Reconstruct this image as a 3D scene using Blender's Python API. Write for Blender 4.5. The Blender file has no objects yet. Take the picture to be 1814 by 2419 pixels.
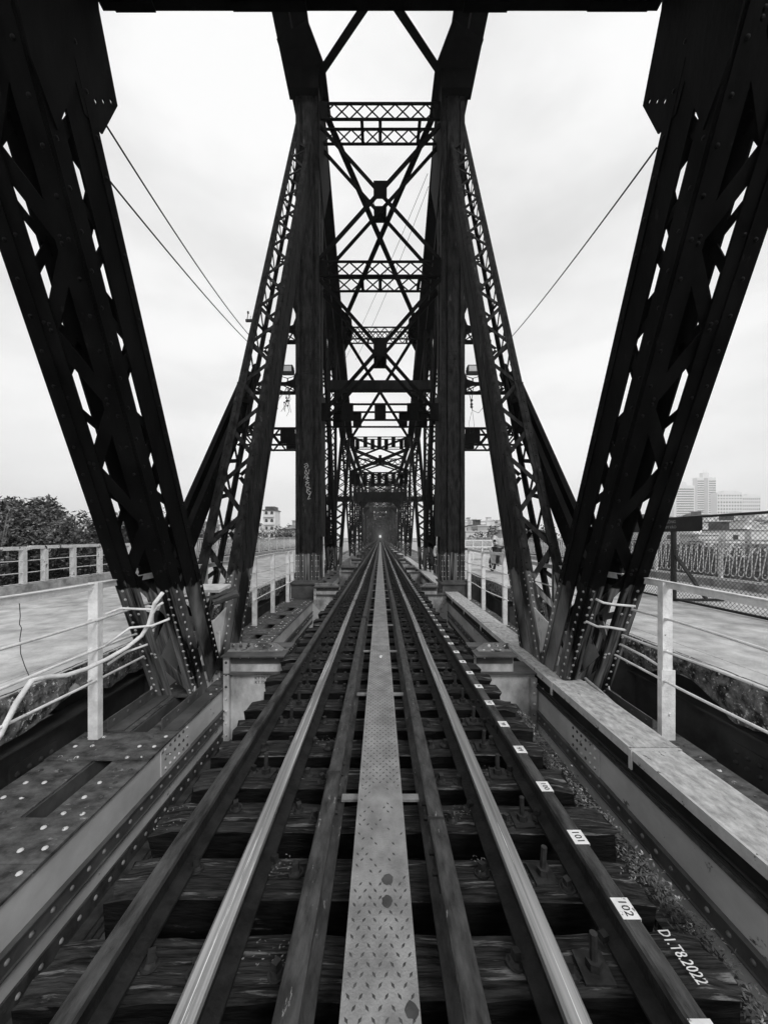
import bpy, bmesh, math, random
from mathutils import Vector, Matrix, noise
random.seed(7)
R = math.radians
SC = bpy.context.scene
COL = SC.collection
# ------------------------------------------------------------------ camera (at the origin, level; X right, Y along the track)
cam = bpy.data.cameras.new("camera"); co = bpy.data.objects.new("camera", cam); COL.objects.link(co)
co.location = (0, 0, 0); co.rotation_euler = (R(90), 0, 0)
cam.sensor_fit = 'VERTICAL'; cam.sensor_height = 36; cam.lens = 873/2419*36
cam.shift_x = 9/2419; cam.shift_y = 58.5/2419; cam.clip_start = .02; cam.clip_end = 8000
SC.camera = co
# ------------------------------------------------------------------ overcast sky
wd = bpy.data.worlds.new("World"); SC.world = wd; wd.use_nodes = True
nt = wd.node_tree; nt.nodes.clear()
N = lambda t: nt.nodes.new(t)
SUN_EL, SUN_AZ = 40, 153
sky = N('ShaderNodeTexSky'); sky.sky_type = 'NISHITA'; sky.sun_disc = False
sky.sun_elevation = R(SUN_EL); sky.sun_rotation = R(SUN_AZ)
bw = N('ShaderNodeRGBToBW'); nt.links.new(sky.outputs[0], bw.inputs[0])
tc = N('ShaderNodeTexCoord'); mp = N('ShaderNodeMapping'); mp.inputs['Scale'].default_value = (1, 1, 2.6)
nt.links.new(tc.outputs['Generated'], mp.inputs[0])
nz = N('ShaderNodeTexNoise'); nz.inputs['Scale'].default_value = 1.7; nz.inputs['Detail'].default_value = 6; nz.inputs['Roughness'].default_value = .5
nt.links.new(mp.outputs[0], nz.inputs['Vector'])
cr = N('ShaderNodeMapRange'); cr.inputs[1].default_value = .36; cr.inputs[2].default_value = .62
cr.inputs[3].default_value = 8.0; cr.inputs[4].default_value = 10.9
nt.links.new(nz.outputs[0], cr.inputs[0])
mx = N('ShaderNodeMix'); mx.data_type = 'FLOAT'; mx.inputs[0].default_value = .93
nt.links.new(bw.outputs[0], mx.inputs[2]); nt.links.new(cr.outputs[0], mx.inputs[3])
bg = N('ShaderNodeBackground'); bg.inputs[1].default_value = .1
nt.links.new(mx.outputs[0], bg.inputs[0])
wo = N('ShaderNodeOutputWorld'); nt.links.new(bg.outputs[0], wo.inputs[0])
sl = bpy.data.lights.new("sun", 'SUN'); sl.energy = 1.5; sl.angle = R(16); sl.color = (1, 1, 1)
so = bpy.data.objects.new("sun", sl); COL.objects.link(so); so.rotation_euler = (R(90-SUN_EL), 0, R(180-SUN_AZ)); so.location = (0, 0, 60)
SC.view_settings.view_transform = 'Standard'; SC.view_settings.look = 'None'
SC.view_settings.exposure = 0; SC.view_settings.gamma = 1; SC.view_settings.use_curve_mapping = False
SC.cycles.volume_bounces = 4

# ------------------------------------------------------------------ materials (grey throughout)
def mat(name, lo, hi, scale=3, stretch=(1, 1, 1), rough=.7, metal=0, bump=0, bscale=40, detail=8, p0=.35, p1=.65,
        patch=None, zpaint=None, spec=.3, coord='pos'):
    """noise mix lo..hi on world position; patch=(value, scale, threshold, softness); zpaint=(z, lo, hi, rough) below z"""
    m = bpy.data.materials.new(name); m.use_nodes = True; t = m.node_tree; n = t.nodes; b = n['Principled BSDF']
    L = t.links.new
    if coord == 'pos':
        g = n.new('ShaderNodeNewGeometry'); pos = g.outputs['Position']
    else:
        g = n.new('ShaderNodeTexCoord'); pos = g.outputs['Object']
    mpn = n.new('ShaderNodeMapping'); mpn.inputs['Scale'].default_value = stretch; L(pos, mpn.inputs[0])
    a = n.new('ShaderNodeTexNoise'); a.inputs['Scale'].default_value = scale; a.inputs['Detail'].default_value = detail; a.inputs['Roughness'].default_value = .62
    L(mpn.outputs[0], a.inputs['Vector'])
    r = n.new('ShaderNodeMapRange'); r.inputs[1].default_value = p0; r.inputs[2].default_value = p1
    r.inputs[3].default_value = lo; r.inputs[4].default_value = hi; L(a.outputs[0], r.inputs[0])
    val = r.outputs[0]
    if patch:
        pn = n.new('ShaderNodeTexNoise'); pn.inputs['Scale'].default_value = patch[1]; pn.inputs['Detail'].default_value = 7; pn.inputs['Roughness'].default_value = .7
        L(mpn.outputs[0], pn.inputs['Vector'])
        pr = n.new('ShaderNodeMapRange'); pr.inputs[1].default_value = patch[2]; pr.inputs[2].default_value = patch[2]+patch[3]; L(pn.outputs[0], pr.inputs[0])
        mm = n.new('ShaderNodeMix'); mm.data_type = 'FLOAT'; L(pr.outputs[0], mm.inputs[0]); L(val, mm.inputs[2]); mm.inputs[3].default_value = patch[0]
        val = mm.outputs[0]
    b.inputs['Roughness'].default_value = rough
    if zpaint:
        z, zl, zh, zr = zpaint
        sx = n.new('ShaderNodeSeparateXYZ'); L(pos, sx.inputs[0])
        en = n.new('ShaderNodeTexNoise'); en.inputs['Scale'].default_value = 7; L(pos, en.inputs['Vector'])
        ma = n.new('ShaderNodeMath'); ma.operation = 'MULTIPLY_ADD'; L(en.outputs[0], ma.inputs[0]); ma.inputs[1].default_value = .35; L(sx.outputs[2], ma.inputs[2])
        zr_ = n.new('ShaderNodeMapRange'); zr_.inputs[1].default_value = z+.175-.015; zr_.inputs[2].default_value = z+.175+.015
        zr_.inputs[3].default_value = 1; zr_.inputs[4].default_value = 0; L(ma.outputs[0], zr_.inputs[0])
        sm = n.new('ShaderNodeMapping'); sm.inputs['Scale'].default_value = (15, 1.3, .7); L(pos, sm.inputs[0])
        sn = n.new('ShaderNodeTexNoise'); sn.inputs['Scale'].default_value = 1.3; sn.inputs['Detail'].default_value = 5; L(sm.outputs[0], sn.inputs['Vector'])
        sr = n.new('ShaderNodeMapRange'); sr.inputs[1].default_value = .42; sr.inputs[2].default_value = .68; sr.inputs[3].default_value = zl; sr.inputs[4].default_value = zh; L(sn.outputs[0], sr.inputs[0])  # streaks put soft highlights into the colour of the lower paint
        mm = n.new('ShaderNodeMix'); mm.data_type = 'FLOAT'; L(zr_.outputs[0], mm.inputs[0]); L(val, mm.inputs[2]); L(sr.outputs[0], mm.inputs[3]); val = mm.outputs[0]
        rr = n.new('ShaderNodeMapRange'); rr.inputs[3].default_value = rough; rr.inputs[4].default_value = zr; L(zr_.outputs[0], rr.inputs[0]); L(rr.outputs[0], b.inputs['Roughness'])
    cc = n.new('ShaderNodeCombineColor'); [L(val, cc.inputs[i]) for i in range(3)]
    L(cc.outputs[0], b.inputs['Base Color'])
    b.inputs['Metallic'].default_value = metal; b.inputs['Specular IOR Level'].default_value = spec
    if bump:
        bn = n.new('ShaderNodeTexNoise'); bn.inputs['Scale'].default_value = bscale; bn.inputs['Detail'].default_value = 6; L(mpn.outputs[0], bn.inputs['Vector'])
        bu = n.new('ShaderNodeBump'); bu.inputs['Strength'].default_value = bump; bu.inputs['Distance'].default_value = .02
        L(bn.outputs[0], bu.inputs['Height']); L(bu.outputs[0], b.inputs['Normal'])
    return m
M = {}
M['steel_mid'] = mat('weathered_hazed_tower_steel', .004, .028, 9, (1.2, 1.2, .3), .7, bump=.2, bscale=24, zpaint=(-.52, .008, .22, .35), spec=.05, patch=(.06, 5, .62, .05))  # base colour lightened to stand in for distance haze; patches are weathering
M['steel'] = mat('dark_truss_steel', .0015, .006, 5, (1, 1, .35), .7, bump=.15, bscale=30, zpaint=(-.52, .006, .22, .28), spec=.03, patch=(.016, 7, .63, .05))
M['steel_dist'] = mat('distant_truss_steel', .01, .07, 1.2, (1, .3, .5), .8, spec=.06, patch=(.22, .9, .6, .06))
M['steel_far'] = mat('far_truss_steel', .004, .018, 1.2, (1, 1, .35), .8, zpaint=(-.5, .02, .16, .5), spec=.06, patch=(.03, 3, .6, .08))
M['rivet_leg'] = mat('leg_rivet_paint', .002, .006, 5, rough=.5, zpaint=(-.52, .30, .6, .35), spec=.08)
M['chord_side'] = mat('grey_chord_paint', .40, .62, 1.4, (1, 1, 1.3), .55, bump=.06, bscale=60, patch=(.10, 4.5, .62, .04), spec=.25)
M['chord_top'] = mat('dusty_chord_top', .025, .13, 7, (1, 1.6, 1), .75, bump=.35, bscale=45, patch=(.34, 9, .62, .08))
M['chord_band'] = mat('chord_angle_iron', .05, .11, 4, rough=.55, bump=.1)
M['chord_rust'] = mat('rusty_angle_iron', .015, .06, 9, rough=.8, bump=.35)
M['girder'] = mat('girder_web_paint', .18, .66, 2.4, (1, 1, .7), rough=.6, bump=.2, patch=(.03, 1.2, .56, .09))
M['girder_edge'] = mat('grimy_girder_edge', .06, .30, 5, rough=.7, bump=.4, bscale=30, patch=(.03, 5, .58, .06))
M['rivet'] = mat('rivet_heads', .03, .09, 4, rough=.5, patch=(.62, 3.2, .50, .02), detail=2)
M['rivet_grey'] = mat('rivet_heads_grey', .12, .3, 9, rough=.4)
M['railtop'] = mat('polished_rail_head', .22, .52, 6, (10, .12, 1), .27, metal=.55, bump=.05, bscale=14, patch=(.92, 4.2, .60, .02))  # bright patch streaks paint a highlight along the worn band
M['railside'] = mat('rusty_rail_side', .004, .020, 12, rough=.75, bump=.3, bscale=50)
M['guardrail'] = mat('brown_guard_rail', .018, .07, 12, (2, .6, 1), .6, bump=.45, bscale=40, patch=(.26, 22, .63, .05))
M['guardrail_dark'] = mat('outer_guard_rail', .012, .085, 9, (2, .5, 1), .55, bump=.4, bscale=50)
M['wood'] = mat('weathered_sleeper_wood', .007, .050, 7, (.9, 10, 5), .92, bump=.8, bscale=11, patch=(.20, 3.4, .56, .10), spec=.1)
M['wood_side_shade'] = mat('shaded_sleeper_side', .003, .014, 6, (1, 8, 5), .9, bump=.6, bscale=14, spec=.05, patch=(.06, 5, .64, .05))  # side faces coloured darker to paint in the shade between sleepers
M['bolt'] = mat('rusty_bolt', .012, .04, 20, rough=.6, bump=.2)
M['plate'] = mat('galvanised_walkway', .20, .34, 9, (1, .8, 1), .5, metal=.25, bump=.3, bscale=150, patch=(.11, 14, .68, .04))
M['lug'] = mat('worn_tread_lug', .04, .09, 9, rough=.45, metal=.2)
M['conc'] = mat('trunking_concrete', .30, .62, 14, (1.4, .7, 1), .8, bump=.6, bscale=40, patch=(.12, 11, .62, .05))
M['conc_edge'] = mat('trunking_lip', .40, .58, 7, rough=.8, bump=.2, patch=(.08, 12, .60, .04))
M['road'] = mat('worn_road_surface', .28, .62, 3.0, (1, .9, 1), .9, bump=.6, bscale=34, p0=.3, p1=.66, patch=(.2, 5, .66, .05))
M['rubble'] = mat('broken_concrete_edge', .02, .30, 9, rough=.95, bump=1.0, bscale=26, p0=.4, p1=.66, patch=(.7, 26, .575, .05))
M['kerb'] = mat('stained_kerb', .18, .45, 4, rough=.9, bump=.6, bscale=18, patch=(.4, 10, .62, .06))
M['white'] = mat('white_railing_paint', .60, .86, 9, rough=.5, bump=.3, bscale=60, patch=(.08, 16, .66, .03))
M['white_far'] = mat('old_railing_paint', .5, .75, 6, rough=.6, patch=(.05, 6, .58, .05))
M['void'] = mat('dark_underbridge_steel', .006, .02, 4, rough=.8)
M['beam'] = mat('grey_deck_beam', .02, .06, 3, rough=.7)
M['ground'] = mat('dark_river_bank', .012, .05, .15, rough=1)
M['leaf'] = mat('shrub_leaves', .015, .16, 4.2, rough=.6, patch=(.42, 11, .56, .05))
M['leaf_far'] = mat('far_leaves', .03, .13, .4, rough=.8)
M['bark'] = mat('pale_branch', .10, .28, 8, rough=.9)
M['paint'] = mat('white_mark_paint', .62, .86, 12, rough=.5, patch=(.12, 34, .60, .05))
M['ink'] = mat('dark_marking', .02, .05, 20, rough=.7, patch=(.4, 60, .6, .05))
M['ink_faded'] = mat('faded_marking', .05, .09, 20, rough=.7)
M['signboard'] = mat('dark_signboard', .008, .02, 4, rough=.6)
M['chalk'] = mat('chalk_lettering', .16, .34, 20, rough=.9)
M['graffiti'] = mat('graffiti_paint', .22, .5, 14, rough=.8)
M['fence'] = mat('fence_wire', .03, .09, 3, rough=.5, metal=.3)
M['house'] = mat('pale_house_wall', .62, .82, .25, rough=.9)
M['house2'] = mat('grey_house_wall', .35, .5, .25, rough=.9)
M['roof'] = mat('dark_roof', .03, .10, .5, rough=.9)
M['tower'] = mat('tower_cladding', .75, .85, .03, rough=.7)
M['glass'] = mat('dark_window', .012, .03, .3, rough=.2)
M['cloth'] = mat('pale_jacket', .45, .7, 9, rough=.9)
M['cloth_dark'] = mat('dark_trousers', .02, .04, 9, rough=.9)
M['skin'] = mat('skin', .22, .3, 9, rough=.6)
M['black'] = mat('black_plastic', .01, .02, 9, rough=.35)
M['lamp'] = mat('pale_lamp_glass', .45, .6, 9, rough=.25)
M['cable'] = mat('black_cable', .01, .02, 9, rough=.6)
M['litter'] = mat('dry_litter', .03, .30, 30, rough=.95)

# ------------------------------------------------------------------ mesh helpers
def tag(o, label=None, cat=None, group=None, kind=None):
    if label: o['label'] = label
    if cat: o['category'] = cat
    if group: o['group'] = group
    if kind: o['kind'] = kind
    return o
def empty(name, loc=(0, 0, 0)):
    o = bpy.data.objects.new(name, None); o.location = loc; o.empty_display_size = .1; COL.objects.link(o); return o
class MB:
    def __init__(s): s.v = []; s.f = []
    def add(s, vs, fs):
        k = len(s.v); s.v += [tuple(v) for v in vs]; s.f += [tuple(i+k for i in f) for f in fs]
    def box(s, x0, x1, y0, y1, z0, z1):
        s.add([(x0, y0, z0), (x1, y0, z0), (x1, y1, z0), (x0, y1, z0), (x0, y0, z1), (x1, y0, z1), (x1, y1, z1), (x0, y1, z1)],
              [(0, 3, 2, 1), (4, 5, 6, 7), (0, 1, 5, 4), (1, 2, 6, 5), (2, 3, 7, 6), (3, 0, 4, 7)])
    def bar(s, p, q, w, th, nrm):
        p = Vector(p); q = Vector(q); d = (q-p).normalized(); n = Vector(nrm); n = (n-d*n.dot(d)).normalized(); c = d.cross(n)
        vs = []
        for e in (p, q):
            for a, b in ((-1, -1), (1, -1), (1, 1), (-1, 1)): vs.append(e+c*a*w/2+n*b*th/2)
        s.add(vs, [(0, 1, 2, 3), (7, 6, 5, 4), (0, 4, 5, 1), (1, 5, 6, 2), (2, 6, 7, 3), (3, 7, 4, 0)])
    def cyl(s, p, q, r, n=8, r2=None):
        p = Vector(p); q = Vector(q); d = (q-p).normalized(); a = d.orthogonal().normalized(); b = d.cross(a); r2 = r if r2 is None else r2
        vs = [p+(a*math.cos(t)+b*math.sin(t))*r for t in [2*math.pi*i/n for i in range(n)]]+[q+(a*math.cos(t)+b*math.sin(t))*r2 for t in [2*math.pi*i/n for i in range(n)]]
        s.add(vs, [(i, (i+1) % n, n+(i+1) % n, n+i) for i in range(n)]+[tuple(range(n-1, -1, -1)), tuple(range(n, 2*n))])
    def tube(s, pts, r, n=6):
        pts = [Vector(p) for p in pts]; rings = []
        for i, p in enumerate(pts):
            d = (pts[min(i+1, len(pts)-1)]-pts[max(i-1, 0)]).normalized()
            a = d.cross(Vector((0.01, .02, 1))).normalized() if abs(d.z) < .95 else d.cross(Vector((0, 1, 0))).normalized()
            b = d.cross(a); rings.append([p+(a*math.cos(2*math.pi*k/n)+b*math.sin(2*math.pi*k/n))*r for k in range(n)])
        vs = [v for rg in rings for v in rg]; fs = []
        for i in range(len(pts)-1):
            for k in range(n): fs.append((i*n+k, i*n+(k+1) % n, (i+1)*n+(k+1) % n, (i+1)*n+k))
        s.add(vs, fs+[tuple(range(n-1, -1, -1)), tuple(range((len(pts)-1)*n, len(pts)*n))])
    def prism(s, poly, off):      # poly 3D points (planar), off extrusion vector
        n = len(poly); off = Vector(off)
        s.add([Vector(p) for p in poly]+[Vector(p)+off for p in poly], [tuple(range(n-1, -1, -1)), tuple(range(n, 2*n))]+[(i, (i+1) % n, n+(i+1) % n, n+i) for i in range(n)])
    def dome(s, p, nrm, r, h=.6, n=7):
        p = Vector(p); d = Vector(nrm).normalized(); a = d.orthogonal().normalized(); b = d.cross(a); vs = []
        for rr, hh in ((1, 0), (.82, .62), (.4, .93)):
            vs += [p+(a*math.cos(2*math.pi*i/n)+b*math.sin(2*math.pi*i/n))*r*rr+d*r*h*hh for i in range(n)]
        vs.append(p+d*r*h); fs = []
        for k in range(2): fs += [(k*n+i, k*n+(i+1) % n, (k+1)*n+(i+1) % n, (k+1)*n+i) for i in range(n)]
        fs += [(2*n+i, 2*n+(i+1) % n, 3*n) for i in range(n)]
        s.add(vs, fs)
    def mesh(s, name, m=None, smooth=False):
        me = bpy.data.meshes.new(name); me.from_pydata(s.v, [], s.f)
        if m: me.materials.append(M[m])
        if smooth: me.polygons.foreach_set('use_smooth', [True]*len(me.polygons))
        me.update(); return me
    def build(s, name, m, parent=None, smooth=False, loc=(0, 0, 0)):
        o = bpy.data.objects.new(name, s.mesh(name, m, smooth)); o.location = loc; o.parent = parent; COL.objects.link(o); return o
def inst(name, me, parent=None, loc=(0, 0, 0), mw=None):
    o = bpy.data.objects.new(name, me); o.parent = parent
    if mw is not None: o.matrix_basis = mw
    else: o.location = loc
    COL.objects.link(o); return o
_ub = {}
def ubox(m):
    if m not in _ub:
        b = MB(); b.box(-.5, .5, -.5, .5, -.5, .5); _ub[m] = b.mesh('bar_'+m, m)
    return _ub[m]
def barobj(name, p, q, w, th, nrm, m, parent):
    p = Vector(p); q = Vector(q); d = (q-p); L = d.length; d.normalize(); n = Vector(nrm); n = (n-d*n.dot(d)).normalized(); c = n.cross(d)
    mw = Matrix.Identity(4)
    for i in range(3): mw[i][0] = c[i]*w; mw[i][1] = d[i]*L; mw[i][2] = n[i]*th; mw[i][3] = (p[i]+q[i])/2
    return inst(name, ubox(m), parent, mw=mw)
def copy_tree(o, parent=None):
    c = o.copy(); COL.objects.link(c); pi = o.matrix_parent_inverse.copy(); c.parent = parent; c.matrix_parent_inverse = pi
    for ch in list(o.children): copy_tree(ch, c)
    return c
def mirror(o, parent):            # a copy of a part (with sub-parts) for the other truss
    c = copy_tree(o, parent); c.scale.x *= -1; c.location.x *= -1; return c
def text_obj(name, s, size, m, parent, mw, ext=.001):
    cu = bpy.data.curves.new(name, 'FONT'); cu.body = s; cu.size = size; cu.extrude = ext; cu.align_x = 'CENTER'; cu.align_y = 'CENTER'; cu.resolution_u = 2
    t = bpy.data.objects.new(name, cu); COL.objects.link(t); dg = bpy.context.evaluated_depsgraph_get(); me = bpy.data.meshes.new_from_object(t.evaluated_get(dg))
    bpy.data.objects.remove(t); me.materials.clear(); me.materials.append(M[m]); return inst(name, me, parent, mw=mw)
def frame(o, x, y, z=None):       # matrix from origin and two axes
    x = Vector(x).normalized(); y = Vector(y).normalized(); z = x.cross(y)
    mw = Matrix.Identity(4)
    for i in range(3): mw[i][0] = x[i]; mw[i][1] = y[i]; mw[i][2] = z[i]; mw[i][3] = o[i]
    return mw

# ================================================================== TRUSS BRIDGE
bridge = tag(empty('truss_bridge', (0, 4.9, -1.9)), 'dark riveted steel truss railway bridge enclosing the track', 'bridge')
BR = empty('tmp')                 # parts are built in world coordinates; reparented through this offset
def under(parent, o):             # parent keeping world place
    o.parent = parent; o.matrix_parent_inverse = parent.matrix_world.inverted() if parent is not bridge else Matrix.Translation((0, -4.9, 1.9)); return o
bpy.data.objects.remove(BR)
def part(mb, name, m, smooth=False): return under(bridge, mb.build(name, m, None, smooth))
def bridge_mirror(o):
    c = copy_tree(o, bridge); c.scale.x = -1; return c
class Member:                     # straight member in a truss plane
    def __init__(s, p0, p1):
        s.p0 = Vector((0, p0[0], p0[1])); d = Vector((0, p1[0]-p0[0], p1[1]-p0[1])); s.L = d.length; s.u = d.normalized(); s.t = Vector((0, -s.u.z, s.u.y))
    def P(s, a, x, t): return s.p0+s.u*a+s.t*t+Vector((x, 0, 0))
    def box(s, mb, a0, a1, x0, x1, t0, t1):
        c = [s.P(a, x, t) for a in (a0, a1) for x, t in ((x0, t0), (x1, t0), (x1, t1), (x0, t1))]
        mb.add(c, [(0, 1, 2, 3), (7, 6, 5, 4), (0, 4, 5, 1), (1, 5, 6, 2), (2, 6, 7, 3), (3, 7, 4, 0)])
def laced_leg(name, p0, p1, xo, xi, dep, fo, fi, wn, wf, pitch, bw, lab, mt='steel', smax=None, slit_bars=True, rsp=.16, rr=.0155):
    m = Member(p0, p1); mb = MB(); T = dep/2; th = .018; L = m.L
    # near and far flanges (double plates give the edge lines)
    for tt in (T, -T):
        s_ = 1 if tt > 0 else -1
        fo_, fi_ = (fo, fi) if tt > 0 else ((fo*.5, fi*.62) if mt == 'steel' else (fo*.4, fi*.3))
        m.box(mb, 0, L, xo, xo+fo_, tt-s_*th, tt)
        m.box(mb, 0, L, xi-fi_, xi, tt-s_*th, tt)
        m.box(mb, .0, L, xo+.012, xo+fo_*.55, tt, tt+s_*.010)
        m.box(mb, .0, L, xi-fi_*.62, xi-.012, tt, tt+s_*.010)
    # side webs with a slit
    for x, sx in ((xo, 1), (xi, -1)):
        wn_, wf_ = (wn, wf) if sx < 0 else ((dep*.36, dep*.34) if mt == 'steel' else (dep*.20, dep*.18))
        m.box(mb, 0, L, min(x, x+sx*th), max(x, x+sx*th), T-wn_, T-th-.002)
        m.box(mb, 0, L, min(x, x+sx*th), max(x, x+sx*th), -T+th+.002, -T+wf_)
        m.box(mb, 0, L, min(x, x-sx*.011), max(x, x-sx*.011), T-.085, T-.005)
        m.box(mb, 0, L, min(x, x-sx*.011), max(x, x-sx*.011), -T+.005, -T+.095)
    leg = part(mb, name, mt); leg['label'] = lab
    # lacing on near and far faces
    g0, g1 = xo+fo-.05, xi-fi+.05; nb = int(L/(pitch/2)); bars = 0
    for face, tt in ((0, T-th-.009), (1, -T+th+.009)):
        for i in range(nb):
            a0 = .1+i*pitch/2; a1 = a0+pitch/2-.05
            if a1 > L: break
            k = (i+face) % 2
            b = barobj('lacing_bar', m.P(a0, g0 if k else g1, tt), m.P(a1, g1 if k else g0, tt), bw, .012, m.t, mt, None); b.parent = leg
    # short bars over the slit
    if slit_bars:
        sm_ = MB(); i = 0; a = .25
        while a < L-.3:
            d = .16 if i % 2 else -.16
            sm_.bar(m.P(a-d/2, xi-th-.008, T-wn+.05), m.P(a+d/2, xi-th-.008, -T+wf-.05), .07, .012, (1, 0, 0)); sm_.bar(m.P(a-d*1.2, xo+th+.008, T-.08), m.P(a+d*1.2, xo+th+.008, -T+.08), .07, .012, (1, 0, 0))
            a += .30 if i % 2 else .42; i += 1
        o = sm_.build('slit_lacing', mt, leg); o['kind'] = 'stuff'
    rv = MB(); a = .12
    while a < L:
        if a < (smax or L):
            for x in (xo+fo*.28, xi-fi*.35): rv.dome(m.P(a, x, T+.010), m.t, rr)
            rv.dome(m.P(a+.06, xi+.011, T-.045), (1, 0, 0), rr); rv.dome(m.P(a+.03, xi+.011, -T+.05), (1, 0, 0), rr)
        a += rsp*(.62 if a < 1.4 else 1.5)*random.uniform(.94, 1.06)
    for i in range(nb):            # pairs of rivets at lacing ends
        a0 = .1+i*pitch/2
        for dx in (-.02, .02): rv.dome(m.P(a0+dx, (xo+fo-.04) if i % 2 else (xi-fi+.04), T), m.t, rr)
        rv.dome(m.P(a0+.03, xo+fo-.075, T), m.t, rr)
    o = rv.build('rivets', 'rivet_leg', leg, True); o['kind'] = 'stuff'
    return leg, m
leg1, m1 = laced_leg('inclined_post', (4.605, -1.78), (-1.9, 12.7), -2.66, -2.10, .56, .215, .155, .17, .315, 1.06, .11, 'huge dark laced post leaning towards the viewer', smax=8)
leg2, m2 = laced_leg('inclined_post', (5.09, -1.87), (11.95, 12.9), -2.66, -2.10, .66, .14, .12, .25, .375, 1.12, .075, 'dark laced post leaning away to the tower top', mt='steel_mid')
# gusset beneath the top strut on the near legs, with three open bolt holes
def gusset_holes():
    bm = bmesh.new()
    prof = [(2.40, 4.30), (2.70, 4.30), (2.755, 3.93), (2.95, 3.44), (2.79, 3.04), (2.62, 3.0), (2.35, 3.5), (2.1, 4.3)]
    vs = [bm.verts.new((-2.092, y, z)) for y, z in prof]; es = [bm.edges.new((vs[i], vs[(i+1) % len(vs)])) for i in range(len(vs))]
    for px in (228, 246, 264):
        Y = 873*2.092/(898-px); Z = (1268-240)*Y/873; n = 8; r = .017
        hv = [bm.verts.new((-2.092, Y+r*math.cos(2*math.pi*i/n), Z+r*math.sin(2*math.pi*i/n))) for i in range(n)]
        es += [bm.edges.new((hv[i], hv[(i+1) % n])) for i in range(n)]
    bmesh.ops.triangle_fill(bm, edges=es, use_beauty=True)
    ex = bmesh.ops.extrude_face_region(bm, geom=bm.faces[:]); bmesh.ops.translate(bm, verts=[g for g in ex['geom'] if isinstance(g, bmesh.types.BMVert)], vec=(-.012, 0, 0))
    me = bpy.data.meshes.new('gusset_plate'); bm.to_mesh(me); bm.free(); me.materials.append(M['steel'])
    o = bpy.data.objects.new('gusset_plate', me); COL.objects.link(o); return under(bridge, o)
gp = gusset_holes()
# outer gusset and lower fork plates on leg 1
mb = MB(); mb.prism([(-2.66, 1.85, 4.3), (-2.66, 2.62, 4.3), (-2.66, 2.80, 3.5), (-2.66, 2.55, 3.0), (-2.66, 2.0, 3.5)], (-.014, 0, 0)); go = part(mb, 'gusset_plate', 'steel')
mb = MB(); mb.prism([(-2.085, 1.35, 4.35), (-2.085, 2.45, 4.35), (-2.085, 2.52, 3.1), (-2.085, 2.38, 2.62), (-2.085, 2.20, 2.85), (-2.085, 1.9, 3.6)], (.012, 0, 0)); g3 = part(mb, 'gusset_plate', 'steel')
# node plates at the foot of both legs
mb = MB()
for x in (-2.64, -2.14):
    mb.prism([(x, 4.1, -2.2), (x, 5.8, -2.2), (x, 5.6, -1.7), (x, 5.12, -.98), (x, 4.66, -1.10), (x, 4.3, -1.6)], (.014, 0, 0))
mb.box(-2.66, -2.11, 4.88, 4.9, -2.2, -1.25)
nodep = part(mb, 'node_plate', 'chord_side')
mb = MB()
for x in (-2.125,):
    for i in range(9):
        for j in range(3): mb.dome((x+.0, 4.2+i*.17, -1.6-j*.15), (1, 0, 0), .018)
o = mb.build('rivets', 'rivet_grey', None, True); o['kind'] = 'stuff'; o.parent = nodep
# strut framing the top of the picture
mb = MB(); mb.box(-2.08, 2.08, 2.44, 2.50, 3.70, 4.3); mb.box(-2.08, 2.08, 2.52, 2.78, 3.955, 3.975)
mb.box(-2.08, 2.08, 2.74, 2.76, 3.975, 4.3)
for x0, x1, z in ((-1.98, -1.68, 3.935), (-1.1, -.55, 3.94), (1.55, 2.0, 3.94), (.62, .95, 3.935)): mb.box(x0, x1, 2.72, 2.775, z, 3.956)
top = part(mb, 'top_strut', 'steel')
# sub diagonal behind leg 1
mb = MB(); sd = Member((4.75, -.51), (8.15, 3.82))
sd.box(mb, 0, sd.L, -2.95, -2.86, -.018, 0); sd.box(mb, 0, sd.L, -2.78, -2.69, -.018, 0); sd.box(mb, 0, sd.L, -2.95, -2.935, -.27, -.019); sd.box(mb, 0, sd.L, -2.705, -2.69, -.27, -.019)
sd.box(mb, 0, sd.L, -2.934, -2.85, -.27, -.25); sd.box(mb, 0, sd.L, -2.79, -2.706, -.27, -.25); sd.box(mb, 0, sd.L, -2.86, -2.78, -.14, -.12); sd.box(mb, 2.2, 4.0, -2.93, -2.71, -.38, -.272)
sub = part(mb, 'sub_diagonal', 'steel'); rv = MB()
for i in range(26):
    for t, x in ((-.25, -2.69), (-.05, -2.69)): rv.dome(sd.P(.2+i*.17, x, t), (1, 0, 0), .017)
o = rv.build('rivets', 'rivet_leg', sub, True); o['kind'] = 'stuff'
# tower post at Y 11.1 .. 11.9
mb = MB(); ZB, ZT = -1.3, 13.9
for y0, y1, yy in ((11.10, 11.118, -1), (11.882, 11.90, 1)):
    mb.box(-2.54, -2.42, y0, y1, ZB, ZT); mb.box(-1.95, -1.83, y0, y1, ZB, ZT); mb.box(-2.34, -2.03, y0, y1, ZB, ZT)
    mb.box(-2.42, -2.34, (y0+.05 if yy < 0 else y0-.05), (y1+.05 if yy < 0 else y1-.05), ZB, ZT); mb.box(-2.03, -1.95, (y0+.05 if yy < 0 else y0-.05), (y1+.05 if yy < 0 else y1-.05), ZB, ZT)
    for x in (-2.42, -2.345, -2.03, -1.955): mb.box(x, x+.006, min(y0, y0-yy*.0)+(.0 if yy < 0 else -.05), y1+(.05 if yy < 0 else 0), ZB, ZT)
for x in (-2.54, -1.848): mb.box(x, x+.018, 11.12, 11.40, ZB, ZT); mb.box(x, x+.018, 11.60, 11.88, ZB, ZT)
mb.box(-2.34, -2.03, 11.09, 11.099, 4.9, 5.65)
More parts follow.
